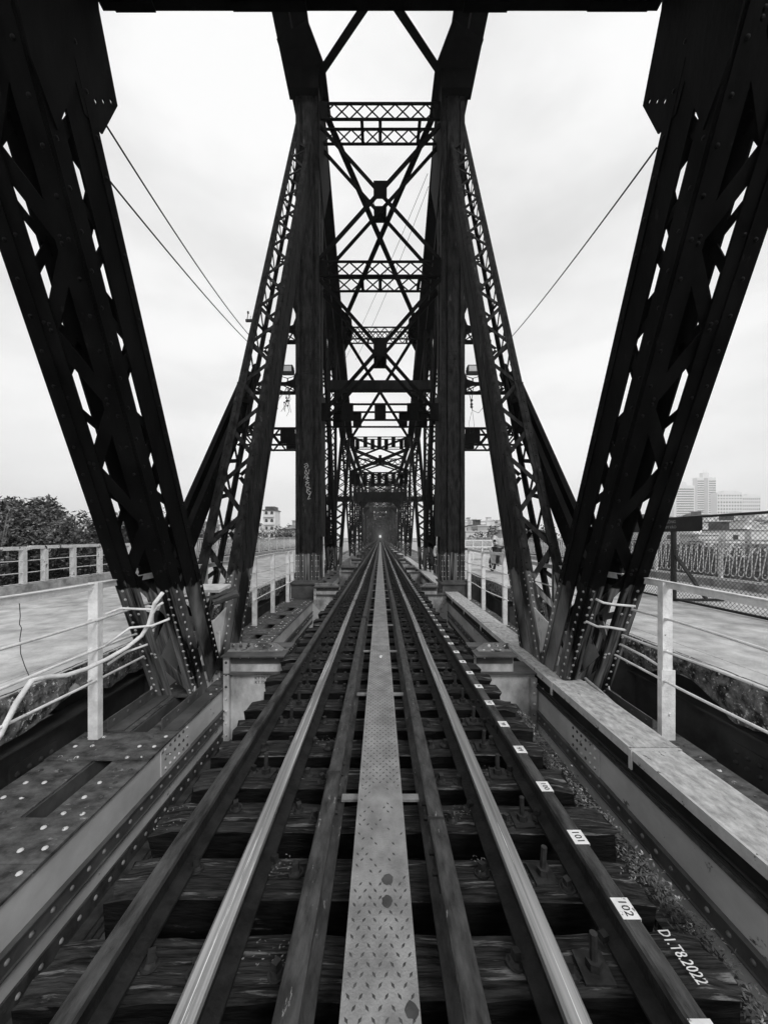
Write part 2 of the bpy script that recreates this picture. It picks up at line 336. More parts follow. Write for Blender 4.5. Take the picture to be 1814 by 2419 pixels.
mb.box(-2.62, -2.55, 11.1, 11.9, 6.9, 8.3); mb.box(-1.82, -1.76, 11.1, 11.9, -.0, 4.4)
post = part(mb, 'vertical_post', 'steel_mid'); post['label'] = 'riveted plate post carrying pale graffiti'
rv = MB(); z = ZB+.1
while z < ZT:
    for x in (-2.515, -2.445, -2.325, -2.045, -1.925, -1.855): rv.dome((x, 11.10 if x not in (-2.325, -2.045) else 11.10, z), (0, -1, 0), .017, n=5)
    z += .16 if z < 7 else .3
for i in range(3):
    for j in range(6): rv.dome((-2.28+i*.095, 11.09, 4.97+j*.12), (0, -1, 0), .018)
o = rv.build('rivets', 'rivet_leg', post, True); o['kind'] = 'stuff'
sb = MB(); z = 0.2; i = 0
while z < 13: 
    for x in (-2.53, -1.84): sb.bar((x, 11.38, z), (x, 11.62, z+(.3 if i % 2 else -.3)), .05, .012, (1, 0, 0))
    z += .35; i += 1
o = sb.build('slit_lacing', 'steel', post); o['kind'] = 'stuff'
# post base box
mb = MB(); mb.box(-2.75, -1.80, 11.0, 12.0, -2.0, -1.86); mb.box(-2.66, -1.86, 11.04, 11.95, -1.85, -1.3); mb.box(-2.72, -1.8, 10.98, 12.02, -1.42, -1.36)
pb = part(mb, 'post_base', 'chord_band')
# top chord boxes
def chord_box(pts, xo, xi, h, slit, lab=None, m='steel'):
    mb = MB()
    for (y0, z0), (y1, z1) in zip(pts[:-1], pts[1:]):
        c = Member((y0, z0), (y1, z1)); xm = (xo+xi)/2
        c.box(mb, -.1, c.L+.1, xo, xm-slit, 0, .02); c.box(mb, -.1, c.L+.1, xm+slit, xi, 0, .02)
        c.box(mb, -.1, c.L+.1, xo+.08, xo+.10, .021, h); c.box(mb, -.1, c.L+.1, xi-.10, xi-.08, .021, h)
        c.box(mb, -.1, c.L+.1, xm-slit-.04, xm-slit-.02, .021, h); c.box(mb, -.1, c.L+.1, xm+slit+.02, xm+slit+.04, .021, h)
    o = part(mb, 'top_chord', m); return o
tc1 = chord_box([(-2, 13.95), (11.7, 13.95)], -2.88, -1.95, .7, .025)
tc2 = chord_box([(11.7, 13.85), (17.8, 10.1), (24.0, 6.5)], -2.62, -1.78, .55, .02)
# tower top gussets
mb = MB(); mb.prism([(-2.88, 10.3, 13.86), (-1.95, 9.9, 13.86), (-1.62, 10.9, 13.86), (-1.62, 12.2, 13.86), (-2.55, 12.4, 13.86), (-2.7, 11.6, 13.86)], (0, 0, .02))
mb.box(-2.66, -1.80, 10.9, 12.1, 13.25, 13.84)
mb.prism([(-1.80, 10.9, 11.2), (-1.80, 11.9, 10.2), (-1.80, 13.2, 12.4), (-1.80, 12.1, 13.84), (-1.80, 10.9, 13.84)], (-.02, 0, 0))
gt = part(mb, 'gusset_plate', 'steel')
mb = MB(); mb.prism([(-1.78, 17.0, 9.6), (-1.78, 18.9, 8.6), (-1.78, 18.9, 9.5), (-1.78, 17.8, 10.3), (-1.78, 17.0, 10.8)], (-.02, 0, 0)); mb.prism([(-1.8, 17.0, 10.5), (-1.35, 17.5, 10.3), (-1.35, 18.2, 9.85), (-1.8, 18.9, 9.45)], (0, 0, .02)); gt2 = part(mb, 'gusset_plate', 'steel')
# laced mid-distance members
def laced(mb, m, xo, xi, d, fl, pitch, bw):
    for t in (d/2, -d/2):
        m.box(mb, 0, m.L, xo, xo+fl, t-.008, t+.008); m.box(mb, 0, m.L, xi-fl, xi, t-.008, t+.008)
        a = .05; i = 0
        while a+pitch/2 < m.L:
            k = (i+(t > 0)) % 2; mb.bar(m.P(a, xo+fl*.7 if k else xi-fl*.7, t), m.P(a+pitch/2, xi-fl*.7 if k else xo+fl*.7, t), bw, .012, m.t); a += pitch/2; i += 1
    for x in (xo, xi):
        m.box(mb, 0, m.L, x-.008, x+.008, d/2-fl*1.3, d/2); m.box(mb, 0, m.L, x-.008, x+.008, -d/2, -d/2+fl*1.3)
        a = .05; i = 0
        while a+pitch/2 < m.L:
            k = i % 2; mb.bar(m.P(a, x, d/2-fl if k else -d/2+fl), m.P(a+pitch/2, x, -d/2+fl if k else d/2-fl), bw, .012, (1, 0, 0)); a += pitch/2; i += 1
mb = MB(); laced(mb, Member((12.3, 12.6), (18.1, -1.5)), -2.6, -2.1, .62, .12, .75, .06); dg1 = part(mb, 'laced_diagonal', 'steel')
mb = MB(); laced(mb, Member((24.0, 6.3), (18.3, -1.5)), -2.55, -1.95, .5, .12, .8, .06); dg2 = part(mb, 'laced_end_post', 'steel')
mb = MB(); laced(mb, Member((17.8, 9.9), (17.8, -1.4)), -2.5, -2.1, .3, .10, .8, .05); dg3 = part(mb, 'laced_hanger', 'steel')
mirr = [leg1, leg2, gp, go, g3, nodep, sub, post, pb, tc1, tc2, gt, gt2, dg1, dg2, dg3]
# portal frames
def portal(Y, D, hx, struts, braces, lat=True, m='steel'):
    out = []
    for z0, z1, style in struts:
        mb = MB()
        for y in (Y, Y+D):
            mb.box(-hx, hx, y-.03, y+.03, z1-.045, z1); mb.box(-hx, hx, y-.03, y+.03, z0, z0+.045)
            if style == 'lattice':
                n = max(4, int(2*hx/.42)); 
                for i in range(n):
                    x0 = -hx+2*hx*i/n; x1 = -hx+2*hx*(i+1)/n
                    mb.bar((x0, y, z0+.03), (x1, y, z1-.03), .04, .012, (0, 1, 0)); mb.bar((x0, y+.014, z1-.03), (x1, y+.014, z0+.03), .04, .012, (0, 1, 0))
        if style == 'lattice':
            for x in (-hx+.13, hx-.13): mb.box(x-.13, x+.13, Y-.044, Y-.034, z0, z1)
            for x in (-hx*.3, hx*.0, hx*.65): mb.box(x-.05, x+.05, Y, Y+D, z0, z0+.012)
        o = part(mb, 'portal_strut', m); out.append(o)
        if style == 'batten':
            w = .17 if Y < 15 else .13
            xs = (-hx*.92, -hx*.53, 0, hx*.53, hx*.92) if Y < 15 else (-1.75, -.95, -.05, .85, 1.65)
            for x in xs: b = barobj('batten_plate', (x, Y-.037, z0), (x, Y-.037, z1), w*2, .012, (0, 1, 0), m, None); b.parent = o
            for x in ((-hx*.4, hx*.4, -hx*.75, hx*.75) if Y < 15 else (-.5, .4, -1.5, 1.4)): b = barobj('batten_plate', (x, Y+D+.037, z0), (x, Y+D+.037, z1), w*(2 if Y > 15 else 1.6), .012, (0, 1, 0), m, None); b.parent = o
        if style == 'solid':
            b = barobj('web_plate', (0, Y-.037, z0), (0, Y-.037, z1), 2*hx, .012, (0, 1, 0), m, None); b.parent = o
    for z0, z1 in braces:
        o = None
        for y in (Y-.01, Y+D+.01):
            for sg in (-1, 1):
                if o is None: o = under(bridge, barobj('cross_brace', (-sg*hx, y, z1), (sg*hx, y, z0), .10, .07, (0, 1, 0), m, None)); 
                else: under(bridge, barobj('cross_brace', (-sg*hx, y+sg*.05, z1), (sg*hx, y+sg*.05, z0), .10, .04, (0, 1, 0), m, None))
        zm = (z0+z1)/2; mb = MB(); a = .20 if Y < 15 else .1
        for y in (Y-.075, Y+D+.075): mb.box(-a, a, y-.006, y+.006, zm-.27, zm+.27)
        if Y < 15:
            mb.box(-a, -a+.01, Y-.06, Y+D+.06, zm-.2, zm+.2); mb.box(a-.01, a, Y-.06, Y+D+.06, zm-.2, zm+.2)
        part(mb, 'brace_plate', m)
portal(11.15, .70, 1.84, [(12.57, 13.09, 'lattice'), (7.85, 8.32, 'lattice'), (3.50, 4.02, 'batten')], [(8.35, 12.45), (3.6, 7.8)])
portal(17.6, .40, 1.95, [(9.4, 10.0, 'lattice')], [])
mb = MB(); mb.box(-2.45, 2.45, 17.5, 17.9, 6.98, 7.42); part(mb, 'sway_beam', 'steel_far')
portal(23.8, .55, 1.92, [(5.75, 6.45, 'batten'), (3.35, 4.15, 'batten')], [(4.2, 5.75)])
mb = MB(); mb.box(-2.05, 2.05, 31, 31.15, 3.0, 3.75); mb.box(-5.3, -2.55, 31, 31.2, 2.95, 3.4); mb.box(2.55, 5.3, 31, 31.2, 2.95, 3.4); part(mb, 'sway_beam', 'steel_far')
# top laterals
for p, q in (((-1.8, 11.9, 13.75), (1.8, 17.7, 10.15)), ((-1.8, 17.9, 9.95), (1.8, 24.0, 6.5)), ((-1.75, 11.0, 13.85), (1.95, 7.3, 13.85)), ((-1.95, 7.3, 13.85), (1.75, 3.5, 13.85))):
    for sg in (1, -1): under(bridge, barobj('top_lateral', (p[0]*sg, p[1], p[2]-.02*sg), (q[0]*sg, q[1], q[2]-.02*sg), .19 if p[1] < 17 else .16, .035, (0, .4, 1), 'steel', None))
# outriggers beyond the posts, at the tower
for z0, z1, st in ((2.75, 3.30, 1), (4.56, 4.66, 0), (6.18, 6.3, 0)):
    mb = MB(); xo_ = -3.55 if z0 > 6 else -4.3; ke = (abs(xo_)-2.6)/1.7
    for y in (11.15, 11.85):
        mb.box(xo_, -2.54, y-.03, y+.03, z1-.06, z1); mb.box(xo_, -2.54, y-.03, y+.03, z0, z0+.05)
        if st:
            mb.box(-3.0, -2.55, y-.045, y-.033, z0+.05, z1-.05)
            for i in range(3): mb.bar((-3.0-i*.43, y, z0), (-3.43-i*.43, y, z1), .05, .014, (0, 1, 0)); mb.bar((-3.0-i*.43, y+.016, z1), (-3.43-i*.43, y+.016, z0), .05, .014, (0, 1, 0))
    if not st:
        for i in range(4 if z0 < 6 else 2): mb.bar((-2.6-i*.4, 11.15, z0+.03), (-3.0-i*.4, 11.85, z0+.03), .045, .012, (0, 0, 1)); mb.bar((-3.0-i*.4, 11.15, z0+.045), (-2.6-i*.4, 11.85, z0+.045), .045, .012, (0, 0, 1))
        mb.prism([(-2.54, 11.12, z1+.3), (-2.62, 11.12, z1+.08), (-2.85, 11.12, z1), (-2.54, 11.12, z1)], (0, .015, 0)); mb.prism([(-2.54, 11.12, z0-.3), (-2.62, 11.12, z0-.08), (-2.85, 11.12, z0), (-2.54, 11.12, z0)], (0, .015, 0))
    mirr.append(part(mb, 'outrigger', 'steel'))
for o in mirr: bridge_mirror(o)
# far trusses, panel by panel
def H(Y):
    d = (Y-24) % 89.6
    if d < 52: return 6.5
    if d < 64.5: return 6.5+(d-52)/12.5*7.3
    if d < 77: return 13.8
    return 13.8-(d-77)/12.6*7.3
def far_panel(mb, k, fine):
    y = 24.3+6.4*k; z0, z1 = H(y), H(y+6.4); zb = -1.5
    for s in (-1, 1):
        for xo, xi in ((-2.6, -2.35), (-2.15, -1.9)):
            c = Member((y, z0), (y+6.4, z1)); mb_x = sorted((s*xo, s*xi)); c.box(mb, 0, c.L, mb_x[0], mb_x[1], 0, .35)
        a, b = ((y, z0), (y+6.4, zb)) if k % 2 == 0 else ((y, zb), (y+6.4, z1))
        xs = sorted((s*2.55, s*2.05)); c = Member(a, b)
        if fine: laced(mb, c, xs[0], xs[1], .35, .10, .9, .06)
        else: c.box(mb, 0, c.L, xs[0], xs[0]+.14, -.16, .16); c.box(mb, 0, c.L, xs[1]-.14, xs[1], -.16, .16)
        c = Member((y+6.4, zb), (y+6.4, z1))
        if fine: laced(mb, c, xs[0], xs[1], .3, .10, .9, .06)
        else: c.box(mb, 0, c.L, xs[0], xs[0]+.12, -.15, .15); c.box(mb, 0, c.L, xs[1]-.12, xs[1], -.15, .15)
        mb.box(min(s*2.75, s*1.95), max(s*2.75, s*1.95), y, y+6.4, -2.4, -1.87)
        mb.bar((-1.95*s, y, z0+.1), (1.95*s, y+6.4, z1+.1), .14, .1, (0, 0, 1))
    Y2 = y+6.4
    mb.box(-1.95, 1.95, Y2-.03, Y2+.03, z1-.06, z1); mb.box(-1.95, 1.95, Y2-.03, Y2+.03, z1-.55, z1-.49)
    zc = 4.0
    if k % 2 == 1 or z1 > 7: mb.box(-1.95, 1.95, Y2-.04, Y2+.04, zc-.55, zc)
    if fine:
        n = 8
        for i in range(n):
            x0 = -1.95+3.9*i/n; mb.bar((x0, Y2, z1-.5), (x0+3.9/n, Y2, z1-.05), .06, .02, (0, 1, 0)); mb.bar((x0, Y2+.02, z1-.05), (x0+3.9/n, Y2+.02, z1-.5), .06, .02, (0, 1, 0))
    for s in (-1, 1):
        mb.bar((-1.95*s, Y2, z1-.5), (1.95*s, Y2, 3.9), .12, .05, (0, 1, 0))
        if z1 > 7.5: mb.bar((-1.95*s, Y2+.06, z1-.4), (1.95*s, Y2+.06, (z1+4)/2), .12, .05, (0, 1, 0)); mb.bar((-1.95*s, Y2+.06, (z1+4)/2), (1.95*s, Y2+.06, 4), .12, .05, (0, 1, 0))
        mb.prism([(s*1.95, Y2, 3.45), (s*1.2, Y2, 3.45), (s*1.95, Y2, 2.6)], (0, .03, 0))
    mb.box(-1.95, 1.95, Y2-.15, Y2+.15, -2.3, -1.5)
for k in range(9):
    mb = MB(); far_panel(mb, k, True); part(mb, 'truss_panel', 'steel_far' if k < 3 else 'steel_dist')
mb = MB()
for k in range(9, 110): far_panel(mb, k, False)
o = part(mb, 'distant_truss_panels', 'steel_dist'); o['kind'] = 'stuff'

# ------------------------------------------------------------------ bottom chords, cross girders
def bottom_chord():
    mb = MB(); ZT = -1.87
    segs = [(.2, 4.95), (5.0, 10.95), (11.0, 24)]
    mb.box(-1.965, -1.95, .2, 24, -2.52, ZT-.002); mb.box(-2.79, -2.775, .2, 24, -2.52, ZT-.002)
    ch = part(mb, 'bottom_chord', 'chord_side'); ch['label'] = 'grey box chord with slotted rivet-studded cover plates'
    mb = MB(); mb.box(-2.24, -2.225, .2, 24, -2.5, ZT-.014); mb.box(-2.40, -2.385, .2, 24, -2.5, ZT-.014); mb.box(-2.38, -2.245, .2, 24, -2.5, -2.49); b = mb.build('inner_web', 'chord_band'); b.parent = ch
    # long angles and ledges
    mb = MB(); mb.box(-1.949, -1.932, .2, 24, -2.265, -2.15); mb.box(-1.949, -1.915, .2, 24, -2.15, -2.138); mb.box(-1.931, -1.918, .2, 24, -2.268, -2.256)
    b = mb.build('angle_iron', 'chord_band'); b.parent = ch
    mb = MB(); mb.box(-1.949, -1.935, .2, 24, -2.52, -2.40); mb.box(-2.0, -1.86, .2, 24, -2.54, -2.522); mb.box(-1.985, -1.83, .2, 24, -2.562, -2.543); mb.box(-2.0, -1.80, .2, 24, -2.585, -2.565); b = mb.build('lower_flange', 'chord_rust'); b.parent = ch
    # cover: two continuous strips below cross plates
    def strip(x0, x1): 
        q = MB(); q.box(x0, x1, .2, 24, ZT-.012, ZT); o = q.build('cover_strip', 'chord_top'); o.parent = ch
    strip(-2.80, -2.40); strip(-2.225, -1.93)
    plates = [(.3, 1.0), (1.62, 2.10), (2.095, 2.44), (3.08, 3.52), (4.3, 4.9)]+[(5.6, 6.74)]+[(7.06, 7.50), (7.88, 8.36), (8.80, 9.24), (9.72, 10.9)]+[(12+i*1.2, 12.6+i*1.2) for i in range(10)]
    for i, (a, b_) in enumerate(plates):
        q = MB(); dz = .010 if i != 2 else .016; q.box(-2.802, -1.926, a, b_, ZT+.001, ZT+dz); o = q.build('cover_plate', 'chord_top'); o.parent = ch
    # rivets on top: near ones single, the rest joined
    rm = MB(); rm.dome((0, 0, 0), (0, 0, 1), .0175, .55, 8); rme = rm.mesh('rivet', 'rivet', True)
    far = MB(); y = .95; n = 0
    while y < 11:
        onp = any(a-.02 < y < b_+.02 for a, b_ in plates); z = ZT+(.011 if onp else .0005)
        if not any(abs(y-e) < .035 for ab in plates for e in ab):
            for x in (-2.70, -2.56, -2.13, -2.0):
                xx = x+random.uniform(-.012, .012); yy = y+random.uniform(-.01, .01)
                if y < 4.2: o = inst('rivet', rme, ch, (xx, yy, z+(.006 if 2.095 < y < 2.44 else 0)))
                else: far.dome((xx, yy, z), (0, 0, 1), .018, .55, 6)
        y += .155
    # face rivets
    y = .7; sr = MB(); sr.dome((0, 0, 0), (1, 0, 0), .016, .7, 8); sme = sr.mesh('rivet', 'rivet_grey', True)
    while y < 11:
        for x, z in ((-1.932, -2.205), (-1.935, -2.455)):
            yy = y+(.06 if z < -2.3 else 0)
            if y < 4.6: inst('rivet', sme, ch, (x, yy, z))
            else: far.dome((x, yy, z), (1, 0, 0), .017, .7, 6)
        y += .135
    q = MB(); q.box(-1.949, -1.938, 3.28, 3.78, -2.135, -1.885); o = q.build('splice_plate', 'chord_side'); o.parent = ch
    for i in range(6):
        for j in range(3): far.dome((-1.938, 3.34+i*.075, -1.92-j*.085), (1, 0, 0), .015, .7)
    o = far.build('distant_rivets', 'rivet', ch, True); o['kind'] = 'stuff'
    # short upright angle brackets on the cover in front of the leg foot
    for x in (-2.62, -2.10):
        q = MB(); q.box(x, x+.012, 3.55, 4.35, ZT+.012, ZT+.12); q.box(x, x+.16, 3.55, 4.4, ZT+.002, ZT+.014)
        for i in range(4): q.dome((x+.012, 3.63+i*.2, ZT+.07), (1, 0, 0), .018)
        o = q.build('angle_bracket', 'chord_band'); o.parent = ch
    # corner stiffeners near the second girder
    q = MB(); q.prism([(-1.94, 10.6, -1.88), (-1.94, 10.6, -2.5), (-1.45, 10.6, -2.5)], (0, .02, 0)); q.box(-1.94, -1.5, 9.9, 10.6, -2.5, -2.48); o = q.build('stiffener', 'chord_side'); o.parent = ch
    return ch
chL = bottom_chord(); chR = bridge_mirror(chL)
def cross_girder(Y, hero=False):
    mb = MB(); mb.box(-1.93, 1.93, Y+.12, Y+.135, -2.75, -1.69); mb.box(-1.93, -1.17, Y+.12, Y+.135, -1.69, -1.472); mb.box(1.17, 1.66, Y+.12, Y+.135, -1.69, -1.472)
    mb.box(-1.93, -1.86, Y+.05, Y+.119, -2.7, -1.475); mb.box(1.86, 1.93, Y+.05, Y+.119, -2.7, -1.75)
    g = part(mb, 'cross_girder', 'girder')
    mb = MB()
    for s in (-1, 1):
        E = 1.94 if s < 0 else 1.68; a, b = sorted((s*E, s*1.17)); mb.box(a, b, Y, Y+.26, -1.471, -1.456)
        a, b = sorted((s*(E-.03), s*1.2)); mb.box(a, b, Y+.105, Y+.119, -1.58, -1.472)
        mb.box(min(s*(E-.04), s*1.17), max(s*(E-.04), s*1.17), Y+.40, Y+.6, -1.471, -1.456)
    mb.box(-1.93, 1.93, Y+.05, Y+.5, -1.70, -1.685)
    o = mb.build('girder_flange', 'chord_band'); o.parent = g
    for s in (-1, 1):
        E = 1.93 if s < 0 else 1.66
        q = MB(); q.prism([(s*E, Y+.262, -1.455), (s*1.22, Y+.262, -1.455), (s*1.34, Y+.262, -1.372), (s*E, Y+.262, -1.372)], (0, .014, 0)); q.box(min(s*E, s*1.24), max(s*E, s*1.24), Y+.175, Y+.261, -1.4555, -1.443)
        e = q.build('edge_plate', 'girder_edge'); e.parent = g
        r = MB()
        for i in range(6 if s < 0 else 3):
            r.dome((s*(1.40+i*.098), Y+.262, -1.405), (0, -1, 0), .022); r.dome((s*(1.32+i*.105), Y+.21, -1.443), (0, 0, 1), .015); r.dome((s*(1.30+i*.11), Y+.105, -1.51), (0, -1, 0), .012)
        for i in range(7): r.dome((s*1.895, Y+.05, -1.55-i*.15 if s < 0 else -1.8-i*.13), (0, -1, 0), .017)
        if not hero:
            for i in range(4):
                for j in range(8): r.dome((s*(1.85-i*.07-(.05 if i > 1 else 0)), Y+.12, -1.55-j*.11), (0, -1, 0), .016, n=5)
            for i in range(5): r.dome((s*(1.5-i*.06), Y+.105, -1.56), (0, -1, 0), .013, n=5)
        e2 = r.build('rivets', 'rivet_grey' if not hero else 'rivet', g, True); e2['kind'] = 'stuff'
    return g
g1_ = cross_girder(4.50, True); g1_['label'] = 'cross girder web with stencilled inspection dates'
for Y in (10.7, 17.5, 23.9): cross_girder(Y)
for i, (s, f) in enumerate((('KT.T5.2019', 'ink_faded'), ('KT.T9.2020', 'ink'), ('KT.T5.2021', 'ink'))):
    t = text_obj('stencil', s, .052, f, None, frame((-1.44, 4.617, -1.715-i*.052), (1, 0, 0), (0, 0, 1))); t.parent = g1_
# graffiti on the left post
gr = [(-2.30, 2.10, 'O'), (-2.27, 1.95, 'N'), (-2.30, 1.82, 'A'), (-2.27, 1.69, 'E'), (-2.27, 1.55, 'O'), (-2.23, 1.42, 'R'), (-2.21, 1.27, 'Y')]
strokes = [[(-.05, .06), (.02, .09), (.06, .02), (.0, -.05), (-.05, .0), (.03, .05)], [(-.06, -.05), (-.04, .06), (.03, -.06), (.06, .06)], [(-.06, -.06), (.01, .07), (.06, -.05), (-.04, -.01)],
           [(.06, .06), (-.04, .04), (.03, .0), (-.05, -.05), (.06, -.05)], [(.0, .06), (-.05, .0), (.0, -.06), (.06, .0), (.01, .06)], [(-.05, -.07), (-.03, .06), (.06, .03), (-.03, -.01), (.07, -.08)], [(-.07, .07), (.0, -.01), (.07, .08), (-.04, -.12), (.04, -.1)]]
mb = MB()
for (x, z, c), st in zip(gr, strokes):
    for a, b in zip(st[:-1], st[1:]): mb.bar((x+a[0]*1.1+.08, 11.097, z+a[1]*1.2+.0), (x+b[0]*1.1+.08, 11.097, z+b[1]*1.2), .016, .003, (0, 1, 0))
o = mb.build('graffiti', 'graffiti'); pL = post; o.parent = pL
# dark steel below the track
mb = MB()
for x in (-.55, .55): mb.box(x-.01, x+.01, .2, 80, -2.35, -1.69); mb.box(x-.12, x+.12, .2, 80, -1.688, -1.668); mb.box(x-.12, x+.12, .2, 80, -2.37, -2.352)
for i in range(12):
    y = .4+i*3.15
    for s in (-1, 1): mb.bar((-1.9*s, y, -2.6), (1.9*s, y+3.1, -2.6), .14, .02, (0, 0, 1))
part(mb, 'track_stringer', 'void')

# ================================================================== TRACK
def rail_profile(cx, top, hw, foot, m_top, m_side, name, lab, y1=620, parent=None, gap=None):
    th = top; zf = -1.46
    prof = [(-foot/2, zf), (foot/2, zf), (foot/2, zf+.012), (.012, zf+.03), (.010, th-.04), (hw/2, th-.03), (hw/2, th-.006), (hw/2-.008, th), (-hw/2+.008, th), (-hw/2, th-.006), (-hw/2, th-.03), (-.010, th-.04), (-.012, zf+.03), (-foot/2, zf+.012)]
    ys = [.5+i*.5 for i in range(60)]+[30+i*5 for i in range(1, int((y1-30)/5))]; n = len(prof); vs = []; fs = []; ms = []
    for y in ys:
        w = .004*math.sin(y*.9+cx*3)+.003*math.sin(y*.31)
        vs += [(cx+px+w, y, pz+.002*math.sin(y*.7+cx)) for px, pz in prof]
    for i in range(len(ys)-1):
        for k in range(n):
            fs.append((i*n+k, i*n+(k+1) % n, (i+1)*n+(k+1) % n, (i+1)*n+k)); ms.append(0 if 5 <= k <= 8 or (k == 9) else 1)
    me = bpy.data.meshes.new(name); me.from_pydata(vs, [], fs); me.materials.append(M[m_top]); me.materials.append(M[m_side]); me.polygons.foreach_set('material_index', ms)
    o = bpy.data.objects.new(name, me); COL.objects.link(o); RAIL_OBJS.append((o, cx)); return tag(o, lab, 'rail')
RAIL_OBJS = []; RAILS = {x: [] for x in (-.54, .54, -.262, .262, -.868, .868)}
rail_profile(-.54, -1.32, .066, .125, 'railtop', 'railside', 'running_rail', 'left polished running rail with a worn streak brightened by a painted highlight')
rail_profile(.54, -1.32, .066, .125, 'railtop', 'railside', 'running_rail', 'right polished running rail with a worn streak brightened by a painted highlight')
rail_profile(-.262, -1.33, .070, .125, 'guardrail', 'guardrail', 'guard_rail', 'dull brown inner guard rail just left of the walkway plates')
rail_profile(.262, -1.33, .070, .125, 'guardrail', 'guardrail', 'guard_rail', 'dull brown inner guard rail just right of the walkway plates')
rail_profile(-.868, -1.32, .060, .12, 'guardrail_dark', 'railside', 'guard_rail', 'dark outer guard rail at the left sleeper ends, unpainted')
RR = rail_profile(.868, -1.32, .060, .12, 'guardrail_dark', 'railside', 'guard_rail', 'dark outer guard rail with white painted sleeper numbers')
for x, y in ((-.262, 2.08), (.262, 1.74), (-.262, 6.1), (.262, 9.3), (-.868, 4.2), (.868, 2.95), (-.54, 7.7), (.54, 5.1)):
    q = MB(); q.box(x-.037, x+.037, y-.002, y+.002, -1.36, -1.317); q.box(x-.024, x+.024, y-.26, y+.26, -1.43, -1.375)
    for t in (-.2, -.1, .1, .2): q.cyl((x-.045, y+t, -1.40), (x+.045, y+t, -1.40), .012, 6)
    RAILS[x].append(q)
for ro, x in RAIL_OBJS:
    for q in RAILS[x]: q.build('fishplate_joint', 'bolt', ro)
# sleepers
def sleeper_mesh(seed):
    rnd = random.Random(seed); nx = 22; hl = 1.13+rnd.uniform(-.03, .04); vs = []; fs = []
    sec = [(-.097, -.2), (-.099, -.012), (-.08, 0), (-.03, .001), (.03, .001), (.08, 0), (.099, -.012), (.097, -.2)]; n = len(sec)
    for i in range(nx+1):
        x = -hl+2*hl*i/nx; e = 1 if i in (0, nx) else 0
        for j, (y, z) in enumerate(sec):
            w = noise.noise(Vector((x*5, j*3.1, seed*7.3)))
            vs.append((x+e*rnd.uniform(-.02, .02), y+w*.008*(1 if abs(y) > .05 else 2), z+(w*.010-.004*abs(w) if z > -.1 else 0)-e*rnd.uniform(0, .03)*(z > -.1)))
    for i in range(nx):
        for k in range(n): fs.append((i*n+k, (i+1)*n+k, (i+1)*n+(k+1) % n, i*n+(k+1) % n)[::-1])
    fs += [tuple(range(n-1, -1, -1)), tuple(range(nx*n, nx*n+n))]
    me = bpy.data.meshes.new('sleeper'); me.from_pydata(vs, [], fs); me.materials.append(M['wood']); me.materials.append(M['wood_side_shade']); me.update()
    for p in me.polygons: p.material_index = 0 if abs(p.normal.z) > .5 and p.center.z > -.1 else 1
    return me
SM = [sleeper_mesh(i) for i in range(8)]
def screw():
    b = MB(); b.cyl((0, 0, 0), (0, 0, .006), .033, 10); b.cyl((0, 0, .006), (0, 0, .018), .026, 8, .02); b.box(-.012, .012, -.012, .012, .018, .045); return b.mesh('coach_screw', 'bolt')
def hook():
    b = MB(); b.box(-.05, .05, -.05, .05, 0, .008); b.cyl((0, 0, .008), (0, 0, .035), .026, 6); b.cyl((0, 0, .035), (0, 0, .125), .0125, 8); return b.mesh('threaded_bolt', 'bolt')
SCM, HKM = screw(), hook()
allb = MB()
for x in (-.78, -.63, -.45, -.345, .345, .45, .63, .78): allb.cyl((x, 0, 0), (x, 0, .03), .022, 6)
for x in (-.715, .715): allb.cyl((x, 0, 0), (x, 0, .11), .016, 6)
ABM = allb.mesh('sleeper_bolts', 'bolt')
ords = {0: 'at the lowest whole number patch, white date lettering on its right end', 1: 'second up from the bottom, crossed above the oil spots', 2: 'third up from the bottom edge, leaf litter by its bolts', 3: 'just above the short bar that crosses the walkway plate', 4: 'fifth up from the bottom edge of the picture', 5: 'sixth up from the bottom edge of the picture'}
nsl = 0
for k in range(-2, 290):
    y = 1.277+.33*k+random.uniform(-.022, .022)
    if 4.42 < y < 4.50: y = 4.40
    o = inst('sleeper', SM[k % 8], None, (random.uniform(-.02, .02), y, -1.463+random.uniform(-.006, .003))); o.rotation_euler.z = random.uniform(-.02, .02)
    if k % 2: o.rotation_euler.z += math.pi
    lab = f'weathered timber sleeper {ords[k]}' if k in ords else 'dark weathered timber sleeper in the long receding row under the rails'
    if k == -1: lab = 'timber sleeper lowest in view with white date lettering near its right end' if False else 'nearest timber sleeper in view at the bottom edge'
    tag(o, lab, 'sleeper', 'timber sleepers crossing the bridge under the rails'); sg = -1 if k % 2 else 1
    if -1 <= k < 26:
        for x in (-.795, -.625, -.455, -.352, .352, .455, .625, .795):
            if random.random() < .88:
                c = inst('coach_screw', SCM, o, (x, random.uniform(-.05, .05), .001)); c.rotation_euler = (random.uniform(-.15, .15), random.uniform(-.15, .15), random.uniform(0, 1.5))
        for x in (-.715, .715):
            if random.random() < .8:
                c = inst('threaded_bolt', HKM, o, (x, random.uniform(-.03, .03), .001)); c.rotation_euler = (random.uniform(-.06, .06), random.uniform(-.06, .06), random.uniform(-.2, .2))
    elif k >= 26 and k < 150: c = inst('sleeper_bolts', ABM, o, (0, 0, .001)); c['kind'] = 'stuff'
    nsl += 1
    if k == 0: SL0 = o
mb = MB()
for k in range(290, 1500): y = 1.277+.33*k; mb.box(-1.13, 1.13, y-.1, y+.1, -1.66, -1.463)
tag(mb.build('distant_sleepers', 'wood'), 'distant timber sleepers merging towards the vanishing point', 'sleepers', kind='stuff')
t = text_obj('date_lettering', 'D1.T8.2022', .052, 'paint', None, frame((1.055, 1.29, -1.4445), (0, -1, 0), (1, 0, 0)), .0008)
